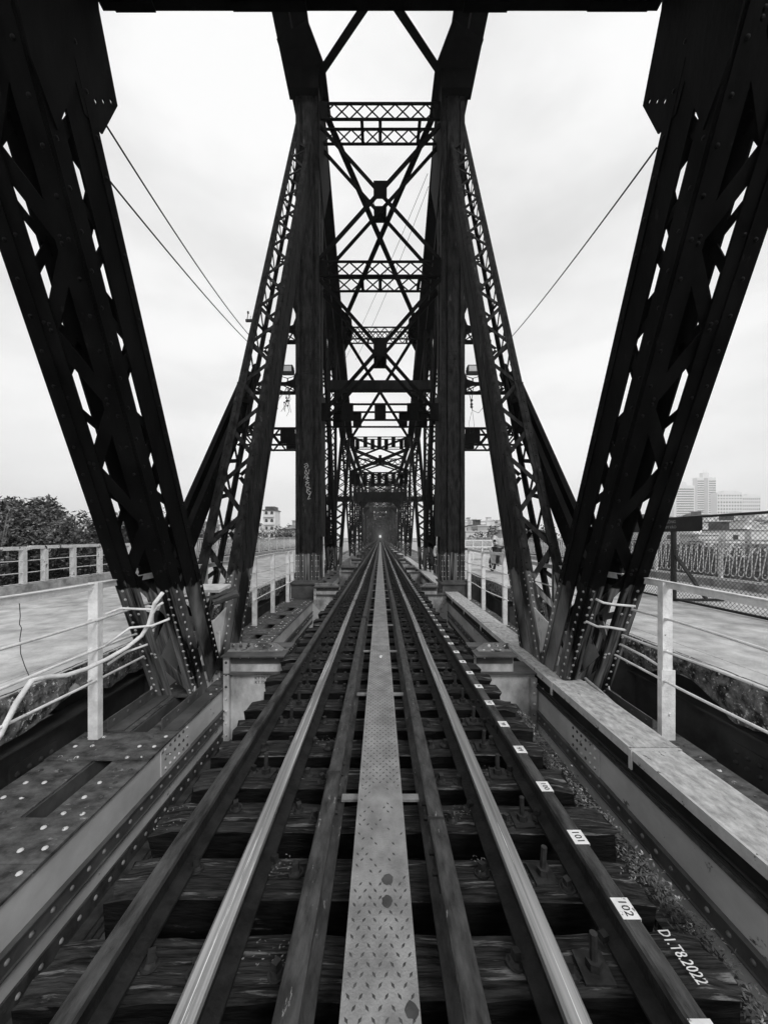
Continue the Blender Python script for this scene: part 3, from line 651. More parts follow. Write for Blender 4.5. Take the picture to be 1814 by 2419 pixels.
t.matrix_world = frame((1.045, 1.285, -1.455), (.05, -1, 0), (1, .05, 0)); mwi = t.matrix_world.copy(); t.parent = SL0; t.matrix_parent_inverse = Matrix.LocRotScale(SL0.location, SL0.rotation_euler, None).inverted(); t.matrix_basis = mwi
t.data.transform(Matrix.Diagonal((.68, 1.15, 1, 1)))
# painted numbers on the right outer guard rail
pm = MB(); pm.box(-.0305, .0305, -.038, .038, 0, .0015); pm.box(.0302, .0315, -.038, .038, -.012, .0015); PME = pm.mesh('number_patch', 'paint')
for k in range(-1, 62):
    y = 1.302+.327*k+random.uniform(-.01, .01)
    w = .004*math.sin(y*.9+.868*3)+.003*math.sin(y*.31)
    p = inst('number_patch', PME, RR, (.868+w, y, -1.3195+.002*math.sin(y*.7+.868)))
    if k < 24: text_obj('number', str(102-k), .041+random.uniform(-.004, .004), 'ink', p, frame((random.uniform(-.003, .003), random.uniform(-.004, .004), .0022), (random.uniform(-.12, .12), -1, 0), (1, random.uniform(-.1, .1), 0)), .0006)
    else: p.scale = (1, .8, 1)
# walkway plates
edges = [.66, 3.234, 5.8, 8.35]+[8.35+2.55*i for i in range(1, 33)]
for i, (a, b) in enumerate(zip(edges[:-1], edges[1:])):
    q = MB(); q.box(-.114, .114, a+.003, b-.003, -1.352, -1.346); q.box(-.114, -.108, a+.003, b-.003, -1.39, -1.353); q.box(.108, .114, a+.003, b-.003, -1.39, -1.353)
    o = q.build('walkway_plate', 'plate')
    labs = ['nearest chequered steel walkway plate with dark oil spots', 'second walkway plate from the viewer with white droppings', 'third walkway plate from the viewer']
    tag(o, labs[i] if i < 3 else 'grey steel walkway plate far along the strip between the rails', 'plate', 'steel walkway plates laid end to end between the rails')
    if i < 2:
        lg = MB(); y = max(a, .9)+.02; r = 0
        while y < min(b, 4.6)-.02:
            worn = 1.45 < y < 2.0
            for c in range(6):
                x = -.095+c*.038+(.019 if r % 2 else 0)
                if x > .1 or (worn and random.random() < .6): continue
                ang = .6 if (c+r) % 2 else -.6; d = Vector((math.sin(ang), math.cos(ang), 0))*.0105; s_ = Vector((math.cos(ang), -math.sin(ang), 0))*.0042; p = Vector((x, y, -1.3458))
                lg.add([p-d, p+s_, p+d, p-s_, p+Vector((0, 0, .0022))], [(0, 1, 4), (1, 2, 4), (2, 3, 4), (3, 0, 4)])
            y += .027; r += 1
        l = lg.build('tread_pattern', 'lug', o); l['kind'] = 'stuff'
    if i == 0:
        for x, y, s_, m_ in ((.030, 1.452, .024, 'lug'), (.026, 1.365, .022, 'lug'), (.09, 1.05, .02, 'lug')):
            q = MB(); q.v = []; n = 14; q.add([(x+s_*math.cos(2*math.pi*k/n)*random.uniform(.8, 1.1), y+s_*1.1*math.sin(2*math.pi*k/n)*random.uniform(.8, 1.1), -1.3452) for k in range(n)], [tuple(range(n))]); q.build('oil_spot', m_, o)
    if i == 1:
        q = MB(); n = 9; q.add([(.008+.02*math.cos(2*math.pi*k/n)*random.uniform(.5, 1.2), 4.15+.05*math.sin(2*math.pi*k/n)*random.uniform(.4, 1.1), -1.3452) for k in range(n)], [tuple(range(n))]); q.build('bird_dropping', 'paint', o)
    for y in ([a+.05]+([1.98] if i == 0 else [(a+b)/2])):
        q = MB(); q.box(-.205, .205, y-.022, y+.022, -1.405, -1.392); q.cyl((-.09, y, -1.346), (-.09, y, -1.338), .008, 6); q.cyl((.09, y, -1.346), (.09, y, -1.338), .008, 6); q.build('support_bar', 'plate', o)

# trunking covers on the right
def trx(y):
    return 0 if y < 26 else -.45*(1-math.cos(min(1, (y-26)/20)*math.pi))/2
y = .2; i = 0
starts = [-.1, 1.48, 2.87, 4.18, 5.69]+[5.69+1.42*k for k in range(1, 60)]
for i, (a, b) in enumerate(zip(starts[:-1], starts[1:])):
    dz = random.uniform(-.006, .006); xa, xb = trx(a), trx(b); q = MB(); X0, X1, Z = 1.935, 2.31, -1.64+dz
    for x0, x1, z0, z1, m_ in ((X0, X1, Z-.022, Z, 0),): q.add([(x0+xa, a+.006, z0), (x1+xa, a+.006, z0), (x1+xb, b-.012, z0), (x0+xb, b-.012, z0), (x0+xa, a+.006, z1), (x1+xa, a+.006, z1), (x1+xb, b-.012, z1), (x0+xb, b-.012, z1)], [(0, 3, 2, 1), (4, 5, 6, 7), (0, 1, 5, 4), (1, 2, 6, 5), (2, 3, 7, 6), (3, 0, 4, 7)])
    o = q.build('trunking_cover', 'conc'); first = {1: 'largest cable trunking cover slab at the lower right edge, speckled', 2: 'cable trunking cover second from the lower right', 3: 'cable trunking cover third from the lower right beside the near leaning post', 4: 'cable trunking cover with mottled dark stains, fourth from the lower right'}
    tag(o, first.get(i, 'narrow concrete cable trunking cover in the line receding beside the track'), 'cover', 'cable trunking covers along the right of the track')
    q = MB(); q.add([(X0+xa-.006, a+.006, Z-.07), (X0+xb-.006, b-.012, Z-.07), (X0+xb-.006, b-.012, Z+.004), (X0+xa-.006, a+.006, Z+.004), (X0+xa+.012, a+.006, Z-.07), (X0+xb+.012, b-.012, Z-.07), (X0+xb+.012, b-.012, Z+.004), (X0+xa+.012, a+.006, Z+.004)], [(0, 1, 2, 3), (7, 6, 5, 4), (0, 3, 7, 4), (1, 5, 6, 2), (3, 2, 6, 7), (0, 4, 5, 1)])
    if i < 12: q.box(X0+xb-.012, X1+xb, b-.040, b-.014, Z+.001, Z+.010)
    q.box(X0+xb-.02, X0+xb-.007, b-.044, b-.014, Z-.14, Z+.01)
    q.build('cover_lip', 'conc_edge', o)
q = MB(); q.box(1.99, 2.29, .1, 26, -1.78, -1.70); q.box(1.99, 2.03, .1, 26, -1.86, -1.78)
tag(q.build('cable_trough', 'void'), 'dark steel cable trough under the trunking covers', 'trough')
q = MB()
for j, (x, r) in enumerate(((1.945, .012), (1.925, .009), (1.96, .008))): q.tube([(x+.015*math.sin(yy*.9+j*2), yy, -1.84+.02*math.sin(yy*.6+j)) for yy in [0.3+.5*t for t in range(44)]], r, 6)
tag(q.build('cables', 'cable'), 'black cables lying along the right chord beside the trunking', 'cables')
q = MB(); q.tube([(2.33, 3.3, -1.72), (2.35, 3.9, -1.66), (2.36, 4.6, -1.6), (2.33, 5.4, -1.62), (2.36, 6.3, -1.7)], .017, 8)
tag(q.build('pipe', 'conc'), 'thin pale pipe running behind the trunking covers past the leaning posts', 'pipe')

# ================================================================== ROAD DECKS
def deck(side, xe, xo, far=130):
    s = side; q = MB(); a, b = sorted((s*xe, s*xo)); q.box(a, b, -6, far, -1.50, -1.28)
    o = q.build('road', 'road'); o['kind'] = 'structure'; o['label'] = ('left' if s < 0 else 'right')+' roadway on the bridge deck'
    # broken concrete edge
    ys = [-.5+i*.06 for i in range(int(26/.06))]; vs = []; fs = []
    for i, y in enumerate(ys):
        nz_ = noise.noise(Vector((y*1.3, s*4, 0)))*.12+noise.noise(Vector((y*6, s*9, 2)))*.05
        dip = .17*max(0, 1-abs(y-3.9)/.55) if s > 0 else .14*max(0, 1-abs(y-3.6)/.5)
        zb = -1.66+nz_+dip
        if y > 6: zb += .06*math.sin(y*2.2)
        jx = noise.noise(Vector((y*4, 3, s)))*.03; tx = noise.noise(Vector((y*9, 7, s)))*.035
        for x, z in ((xe+.04+tx*.5, -1.276), (xe-.01+tx, -1.288), (xe-.03+jx, -1.38), (xe-.02+jx*1.4, (zb-1.38)/2), (xe+.0+jx, zb), (xe+.25, zb+.05), (xe+.3, -1.278)): vs.append((s*x, y, z))
    n = 7
    for i in range(len(ys)-1):
        for k in range(n-1): fs.append((i*n+k, i*n+k+1, (i+1)*n+k+1, (i+1)*n+k))
    me = bpy.data.meshes.new('deck_edge'); me.from_pydata(vs, [], fs); me.materials.append(M['rubble']); e = bpy.data.objects.new('deck_edge', me); COL.objects.link(e); e.parent = o
    q = MB(); q.box(min(s*(xo-.35), s*xo), max(s*(xo-.35), s*xo), -6, far, -1.279, -1.10)
    k = q.build('kerb', 'kerb', o)
    # deck stringer and brackets
    q = MB(); x = xe+.12
    q.box(min(s*x, s*(x+.02)), max(s*x, s*(x+.02)), -1, 26, -2.35, -1.78); q.box(min(s*(x-.1), s*(x+.12)), max(s*(x-.1), s*(x+.12)), -1, 26, -2.37, -2.35); q.box(min(s*(x-.1), s*(x+.12)), max(s*(x-.1), s*(x+.12)), -1, 26, -1.78, -1.76)
    for y in (1.9, 4.9, 8.0, 11.5, 14.6, 17.8): q.box(min(s*2.8, s*xo), max(s*2.8, s*xo), y, y+.02, -2.3, -1.52); q.box(min(s*2.8, s*xo), max(s*2.8, s*xo), y-.08, y+.1, -2.32, -2.30)
    for y in (2.4, 3.1): 
        q.box(min(s*(x-.02), s*x), max(s*(x-.02), s*x), y, y+.45, -2.2, -1.95)
        for i in range(4):
            for j in range(2): q.dome((s*(x-.02), y+.06+i*.11, -2.03-j*.1), (-s, 0, 0), .025, .9)
    q.build('deck_stringer', 'beam', o)
    return o
dL = deck(-1, 3.0, 8.5); dR = deck(1, 3.26, 9.0)

# ================================================================== RAILINGS
def near_railing(s, Ys, lab, widen=False, X=2.63, top=-.42, cables=(-.76, -1.04, -1.31), ends=None):
    r = tag(empty('guard_railing', (s*X, Ys[0], -1.87)), lab, 'railing'); off = Matrix.Translation(-r.location)
    def ch(mb, name, m, sm=False): o = mb.build(name, m, None, sm); o.parent = r; o.matrix_parent_inverse = off; return o
    y0, y1 = ends or (Ys[0]-.4, Ys[-1]+.3)
    for i, y in enumerate(Ys):
        q = MB(); q.box(s*X-.045, s*X+.045, y-.004, y+.004, -1.86, top); q.box(s*X-(.045 if s > 0 else -.037), s*X-(.037 if s > 0 else -.045), y+.0045, y+.06, -1.86, top); q.box(s*X-.045, s*X+.045, y-.004, y+.06, -1.868, -1.86)
        q.cyl((s*X, y-.004, top-.04), (s*X, y-.016, top-.04), .012, 6)
        for z in cables: q.cyl((s*X-.02, y-.005, z), (s*X-.02, y-.03, z), .012, 6)
        if widen and i == 0: q.box(s*X-.062, s*X+.062, y-.016, y-.006, -1.87, -1.22); q.cyl((s*X+.01, y-.016, -1.62), (s*X+.01, y-.028, -1.62), .012, 6)
        ch(q, 'post', 'white')
    yy = [y0]; 
    while yy[-1] < y1: yy.append(min(y1, yy[-1]+.4))
    q = MB()
    for a, b in zip(yy[:-1], yy[1:]):
        za, zb = top+.012*math.sin(a*1.7+s), top+.012*math.sin(b*1.7+s)
        q.bar((s*X+s*.01*math.sin(a*2), a, za-.03), (s*X+s*.01*math.sin(b*2), b, zb-.03), .055, .016, (s, 0, .1))
        q.bar((s*X+s*.01*math.sin(a*2)-.0, a, za+.002), (s*X+s*.01*math.sin(b*2), b, zb+.002), .045, .008, (0, 0, 1))
    ch(q, 'top_rail', 'white')
    for j, z in enumerate(cables):
        q = MB(); q.tube([(s*(X-.035)+.012*math.sin(a*2.3+j), a, z+.012*math.sin(a*2.1+j*2+s)) for a in [y0+(y1-y0)*t/24 for t in range(25)]], .0115, 6); ch(q, 'cable', 'white', True)
    return r
rl = near_railing(-1, [.4, 3.39], 'white railing with cables left of the near leaning post', ends=(.3, 4.3))
near_railing(-1, [5.45, 5.5], 'short white railing piece between the two left leaning posts', ends=(4.75, 6.4))
near_railing(-1, [7.73, 9.04, 10.5, 11.05], 'white railing beyond the left leaning posts, before the graffiti post', ends=(7.5, 11.1))
rr = near_railing(1, [3.39, .4], 'white railing with a widened post foot on the right', widen=True, ends=(.3, 4.35))
near_railing(1, [5.5, 5.52], 'short white railing piece between the two right leaning posts', ends=(4.8, 6.4))
near_railing(1, [7.78, 9.4, 10.9, 11.4], 'white railing beyond the right leaning posts near the motorbike', ends=(7.5, 11.5), top=-.36)
for s in (-1, 1): near_railing(s, [12.3+1.6*i for i in range(8)], ('left' if s < 0 else 'right')+' white railing past the tower post', ends=(12.1, 24))
# bent white pipe tied to the left railing and loose wires
P = lambda px, py, Y: ((px-898)*Y/873, Y, (1268-py)*Y/873)
q = MB(); q.tube([P(-20, 1770, 2.5), P(2, 1735, 2.52), P(40, 1660, 2.6), P(75, 1608, 2.7), P(110, 1600, 2.85), P(155, 1596, 3.0), P(205, 1580, 3.15), P(255, 1556, 3.35), P(300, 1530, 3.5), P(335, 1502, 3.6), P(352, 1475, 3.62), P(360, 1448, 3.62), P(366, 1425, 3.6), P(385, 1400, 3.6)], .019, 8)
tag(q.build('bent_pipe', 'white', None, True), 'bent white pipe tied to the left railing cables', 'pipe')
q = MB(); q.tube([P(385, 1424, 3.6), P(372, 1432, 3.62), P(362, 1450, 3.6), P(360, 1475, 3.62)], .012, 6); q.tube([P(250, 1451, 3.4), P(285, 1437, 3.5), P(340, 1439, 3.6), P(375, 1440, 3.65), P(378, 1434, 3.7), P(350, 1432, 3.7)], .012, 6)
q.tube([P(250, 1525, 3.4), P(308, 1483, 3.5), P(360, 1478, 3.6), P(401, 1462, 3.65)], .012, 6); q.tube([P(255, 1570, 3.4), P(300, 1540, 3.55), P(350, 1522, 3.65)], .011, 6)
tag(q.build('cable_ends', 'white', None, True), 'white cable ends knotted around the left leaning post', 'cables')
q = MB(); q.tube([P(47, 1425, 3.0), P(49, 1455, 3.0), P(47, 1475, 3.0), P(52, 1483, 3.0), P(48, 1510, 3.0), P(50, 1545, 3.0), P(60, 1575, 2.9), P(72, 1602, 2.8)], .003, 5)
tag(q.build('loose_wire', 'cable'), 'thin loose wire dangling from the left top rail', 'wire')
q = MB(); q.tube([P(1500, 1432, 3.6), P(1450, 1428, 3.65), P(1425, 1424, 3.7), P(1402, 1413, 3.8)], .012, 6); q.tube([P(1474, 1488, 3.5), P(1440, 1482, 3.6), P(1410, 1480, 3.7), P(1384, 1468, 3.8)], .012, 6); q.tube([P(1579, 1588, 3.39), P(1520, 1550, 3.6), P(1467, 1523, 3.8)], .012, 6)
tag(q.build('cable_ends', 'white', None, True), 'white cable ends wrapped on the right leaning post', 'cables')

# far plain railing on the left road edge
def plain_railing():
    X = -8.3; r = tag(empty('road_railing', (X, 8.5, -1.13)), 'worn white post and wire railing at the far edge of the left road', 'railing'); off = Matrix.Translation(-r.location)
    def ch(mb, name, m): o = mb.build(name, m); o.parent = r; o.matrix_parent_inverse = off
    for y in (6.3, 7.4, 8.6, 9.15, 10.0, 10.95, 12.2, 13.4): q = MB(); q.box(X-.055, X+.055, y-.05, y+.05, -1.28, -.26); ch(q, 'post', 'white_far')
    q = MB(); q.box(X-.05, X+.05, 5.6, 8.75, -.31, -.23); ch(q, 'top_rail', 'white_far'); q = MB(); q.box(X-.05, X+.05, 8.75, 14.2, -.29, -.21); ch(q, 'top_rail', 'white_far')
    for z in (-.55, -.83, -1.08): q = MB(); q.tube([(X+.03, 5.6+i*.6, z+.008*math.sin(i)) for i in range(15)], .012, 5); ch(q, 'wire', 'white_far')
plain_railing()
# decorative looped balustrade
def loop_mesh():
    q = MB(); pts = []
    for i in range(13):
        a = math.pi*2*i/12; 
    top, bot = .86, .10; r = .065
    pts = [(0, -.012, top), (0, -.045, .45), (0, -.068, .20)]+[(0, .068*math.cos(a), .15+.068*math.sin(a)*1.1) for a in [math.pi+math.pi*t/6 for t in range(7)]]+[(0, .068, .20), (0, .045, .45), (0, .012, top)]
    q.tube(pts, .011, 5); q.tube([(0, .05, top), (0, .0, .84), (0, -.04, .80), (0, .0, .76), (0, .05, .80), (0, .05, top)], .008, 4); return q.mesh('baluster', 'white_far', True)
LM = loop_mesh()
def balustrade(X, y0, y1, lab):
    r = tag(empty('balustrade', (X, y0, -1.10)), lab, 'railing'); sp = .185; n = int((y1-y0)/sp)
    for i in range(min(n, 290)):
        o = inst('baluster', LM, r, (0, i*sp, .06)); o.rotation_euler.x = .10
    L = n*sp; q = MB(); q.box(-.03, .03, 0, L, .99, 1.03); q.build('top_rail', 'white_far', r); q = MB(); q.box(-.02, .02, 0, L, .92, .94); q.build('middle_rail', 'white_far', r)
    q = MB(); q.box(-.03, .03, 0, L, .02, .06); q.build('bottom_rail', 'white_far', r)
    for i in range(int(L/2.2)+1): q = MB(); q.box(-.035, .035, i*2.2-.035, i*2.2+.035, 0, .99); q.build('post', 'white_far', r)
balustrade(8.65, 5.0, 58, 'white looped balustrade along the far edge of the right road')
balustrade(-8.3, 14.4, 67, 'white looped balustrade along the far edge of the left road')

# chain link fence and sign on the right road
fx = 5.85; fe = tag(empty('wire_fence', (fx, 7.38, -1.28)), 'dark chain-link fence panel standing on the right road', 'fence')
offF = Matrix.Translation(-fe.location)
def fch(mb, name, m, sm=False): o = mb.build(name, m, None, sm); o.parent = fe; o.matrix_parent_inverse = offF; return o
q = MB(); q.cyl((fx, 4.4, .37), (fx, 8.95, .37), .022, 8); fch(q, 'top_rail', 'signboard')
q = MB(); q.box(fx-.02, fx+.02, 4.4, 8.95, -1.26, -1.22); fch(q, 'bottom_rail', 'signboard')
for y in (7.38, 4.5, 8.9): q = MB(); q.box(fx-.03, fx+.03, y-.04, y+.04, -1.275, .36); fch(q, 'post', 'signboard')
q = MB(); q.bar((fx, 7.34, -.35), (fx+.62, 7.34, -1.24), .05, .05, (0, 1, 0)); fch(q, 'brace', 'beam'); q = MB(); q.box(fx, fx+.95, 7.31, 7.37, -1.278, -1.23); fch(q, 'foot_bar', 'signboard')
q = MB(); cell = .075; n = int(4.5/cell); h = int(1.6/cell)
for d in (1, -1):
    for i in range(-h, n+h):
        ya = 4.42+i*cell; za = -1.22; L = h*cell; a0 = max(0, (4.42-ya)/1 if d > 0 else (ya-8.93)); 
        yb = ya+d*L
        t0 = 0; t1 = 1
        if d > 0: t0 = max(0, (4.42-ya)/L); t1 = min(1, (8.93-ya)/L)
        else: t0 = max(0, (ya-8.93)/L); t1 = min(1, (ya-4.42)/L)
        if t1-t0 < .03: continue
        q.bar((fx+d*.003, ya+d*L*t0, za+L*t0), (fx+d*.003, ya+d*L*t1, za+L*t1), .0042, .0042, (1, 0, 0))
o = fch(q, 'chain_link', 'fence'); o['kind'] = 'stuff'
sg = tag(empty('signboard', (fx-.03, 6.68, .1)), 'long dark warning board with chalky lettering fixed on the fence', 'sign')
q = MB(); q.prism([(0, 0, .035), (0, .06, 0), (0, 2.2, 0), (0, 2.2, .28), (0, 0, .28)], (-.015, 0, 0)); q.build('board', 'signboard', sg)
for s_, z, y in (('THI CÔNG', .195, .79), ('KHÔNG PHẬN CẤM VÀO'[7:], .09, .86)): text_obj('lettering', s_, .082, 'chalk', sg, frame((-.0165, y, z), (0, -1, 0), (0, 0, 1)), .001)

# ================================================================== SMALL THINGS ON THE BRIDGE
def floodlight(s):
    r = tag(empty('floodlight', (s*2.80, 11.2, 4.66)), ('left' if s < 0 else 'right')+' floodlight on the thin outrigger beside the tower post', 'lamp')
    q = MB(); q.box(-.17, .17, -.12, .12, .28, .50); q.build('housing', 'black', r)
    q = MB(); q.box(-.14, .14, -.125, -.121, .31, .47); q.build('lamp_glass', 'lamp', r); q = MB(); q.tube([(-.2, 0, .38), (-.2, 0, .2), (0, 0, .14), (.2, 0, .2), (.2, 0, .38)], .012, 6); q.cyl((0, 0, 0), (0, 0, .14), .02, 6); q.build('bracket', 'black', r)
floodlight(-1); floodlight(1)
q = MB()
rnd = random.Random(3)
for i in range(9):
    a = Vector((-2.78+rnd.uniform(-.05, .05), 11.1, 4.5)); pts = [a]
    for j in range(5): pts.append(pts[-1]+Vector((rnd.uniform(-.12, .06), rnd.uniform(-.02, .02), -rnd.uniform(.08, .2))))
    q.tube(pts, .006, 4); q.dome(pts[3], (0, -1, 0), .03)
tag(q.build('hanging_wires', 'cable'), 'tangle of loose wire ends hanging left of the graffiti post', 'wires')
q = MB(); q.tube([(2.62, 11.1, 4.5), (2.72, 11.1, 4.1), (2.72, 11.1, 3.9)], .01, 4); q.tube([(2.80, 11.1, 4.5), (2.74, 11.1, 4.1), (2.76, 11.1, 3.8)], .01, 4)
for z in (4.1, 3.98, 3.9): q.dome((2.74, 11.1, z), (0, -1, 0), .045)
q.tube([(2.74, 11.1, 3.75), (2.66, 11.1, 3.4), (2.7, 11.1, 3.1), (2.8, 11.1, 3.15), (2.82, 11.1, 3.35), (2.76, 11.1, 3.8)], .005, 4); q.tube([(2.76, 11.1, 3.8), (2.95, 11.1, 3.72), (3.1, 11.1, 3.9), (3.2, 11.1, 4.15)], .007, 4)
tag(q.build('hanging_wires', 'cable'), 'looped wires and clamps hanging right of the right tower post', 'wires')
def wire(a, b, sag, lab, r=.008):
    a = Vector(a); b = Vector(b); q = MB(); q.tube([a.lerp(b, t/16)-Vector((0, 0, sag*4*(t/16)*(1-t/16))) for t in range(17)], r, 5); tag(q.build('overhead_wire', 'cable'), lab, 'wire')
wire(P(245, 285, 2.9), P(592, 795, 8.0), .10, 'upper thin wire crossing the sky on the left')
wire(P(262, 430, 3.0), P(588, 810, 7.9), .05, 'lower thin wire crossing the sky on the left')
wire(P(1550, 350, 2.95), P(1208, 796, 8.0), .05, 'single thin wire crossing the sky on the right')
wire(P(1010, 410, 11.95), P(815, 850, 22), .2, 'sagging wire inside the tower seen against the sky, upper one')
wire(P(1012, 440, 11.95), P(840, 850, 22), .3, 'sagging wire inside the tower seen against the sky, lower one')
q = MB(); ip = Vector(P(592, 757, 7.9)); q.box(ip.x-.10, ip.x+.05, ip.y-.02, ip.y+.02, ip.z-.03, ip.z+.02); q.cyl(ip+Vector((-.07, 0, 0)), ip+Vector((-.05, 0, .17)), .008, 6); q.cyl(ip+Vector((-.05, 0, .15)), ip+Vector((-.05, 0, .19)), .022, 6); q.cyl(ip+Vector((0, 0, 0)), ip+Vector((0, 0, .1)), .006, 6)
tag(q.build('insulator_bracket', 'black'), 'small insulator bracket sticking out from the left leaning post', 'bracket')
# white framed stand on the right road
r = tag(empty('stand', (4.7, 20.5, -1.28)), 'white-framed stand with pale sacks at the roadside right of the tower post', 'stand')
for x in (0, .45, .95, 1.5): q = MB(); q.box(x-.03, x+.03, -.03, .03, 0, 1.08); q.build('post', 'white', r)
for z in (1.08, .72, .40): q = MB(); q.box(-.05, 1.55, -.035, .035, z-.03, z+.03); q.build('rail', 'white', r)
q = MB(); q.box(0, 1.5, .05, .8, .38, .42); q.build('shelf', 'white', r)
for i, (x, z, w) in enumerate(((.25, .42, .3), (.75, .42, .4), (1.25, .42, .36), (1.2, .62, .3), (.8, .62, .3))): q = MB(); q.dome((x, .4, z), (0, 0, 1), w*.62, .7, 9); tag(q.build('sack', 'cloth', None, True, (4.7, 20.5, -1.28)), ['pale sack at the left of the white stand', 'pale sack in the middle of the white stand', 'pale sack at the right of the white stand', 'upper right pale sack on the white stand', 'upper middle pale sack on the white stand'][i], 'sack', 'pale sacks on the white stand')
# clamp lamp between the left legs
r = tag(empty('clamp_lamp', P(500, 1400, 4.7)), 'pale flat lamp clamped between the two left leaning posts', 'lamp')
q = MB(); q.prism([(-.20, 0, 0), (.10, 0, 0), (.16, .22, .05), (-.20, .22, .05)], (0, -.01, .035)); q.build('lamp_panel', 'lamp', r); q = MB(); q.bar((-.4, -.02, -.07), (.05, -.02, -.05), .025, .03, (0, 0, 1)); q.bar((.05, -.02, -.05), (.28, .05, .07), .035, .03, (0, 0, 1)); q.cyl((.02, .02, -.12), (.3, .1, -.02), .05, 8); q.build('bracket_arm', 'chord_band', r)
# cans / leaf litter on sleepers
q = MB(); rnd = random.Random(5)
for cx, cy, rad, n in ((-.45, 1.63, .07, 70), (.42, 1.95, .06, 60), (-.35, 2.62, .09, 110), (.66, 2.3, .06, 40), (-1.05, 1.9, .1, 60), (.45, 1.64, .05, 40), (-.38, 1.27, .08, 60), (1.1, 1.6, .06, 60)):
    for i in range(n//2):
        a = rnd.uniform(0, 6.28); d = rad*1.2*rnd.random()**.6; p = Vector((cx+d*math.cos(a), cy+d*math.sin(a)*.8, -1.452+rnd.uniform(0, .006))); u = Vector((rnd.uniform(-1, 1), rnd.uniform(-1, 1), rnd.uniform(-.2, .3))).normalized()*.006; v = Vector((-u.y, u.x, rnd.uniform(-.004, .004)))*.45
        q.add([p-u, p+v, p+u, p-v], [(0, 1, 2, 3)])
tag(q.build('leaf_litter', 'litter'), 'dry leaf litter and grit caught around the sleeper bolts', 'litter', kind='stuff')
q = MB(); rnd = random.Random(8)
for i in range(3200):
    y = rnd.uniform(1.0, 3.4); x = 1.235+rnd.gauss(0, .035)-.03*math.sin(y*3); p = Vector((x, y, -1.62+rnd.uniform(0, .05))); u = Vector((rnd.uniform(-1, 1), rnd.uniform(-1, 1), rnd.uniform(0, .8))).normalized()*.011; v = Vector((-u.y, u.x, 0))*.4
    q.add([p-u, p+v, p+u, p-v], [(0, 1, 2, 3)])
tag(q.build('weeds', 'leaf'), 'low weeds growing along the right sleeper ends', 'weeds', kind='stuff')
q = MB(); q.box(1.17, 1.32, .9, 3.6, -1.66, -1.625); part(q, 'edge_timber', 'wood')

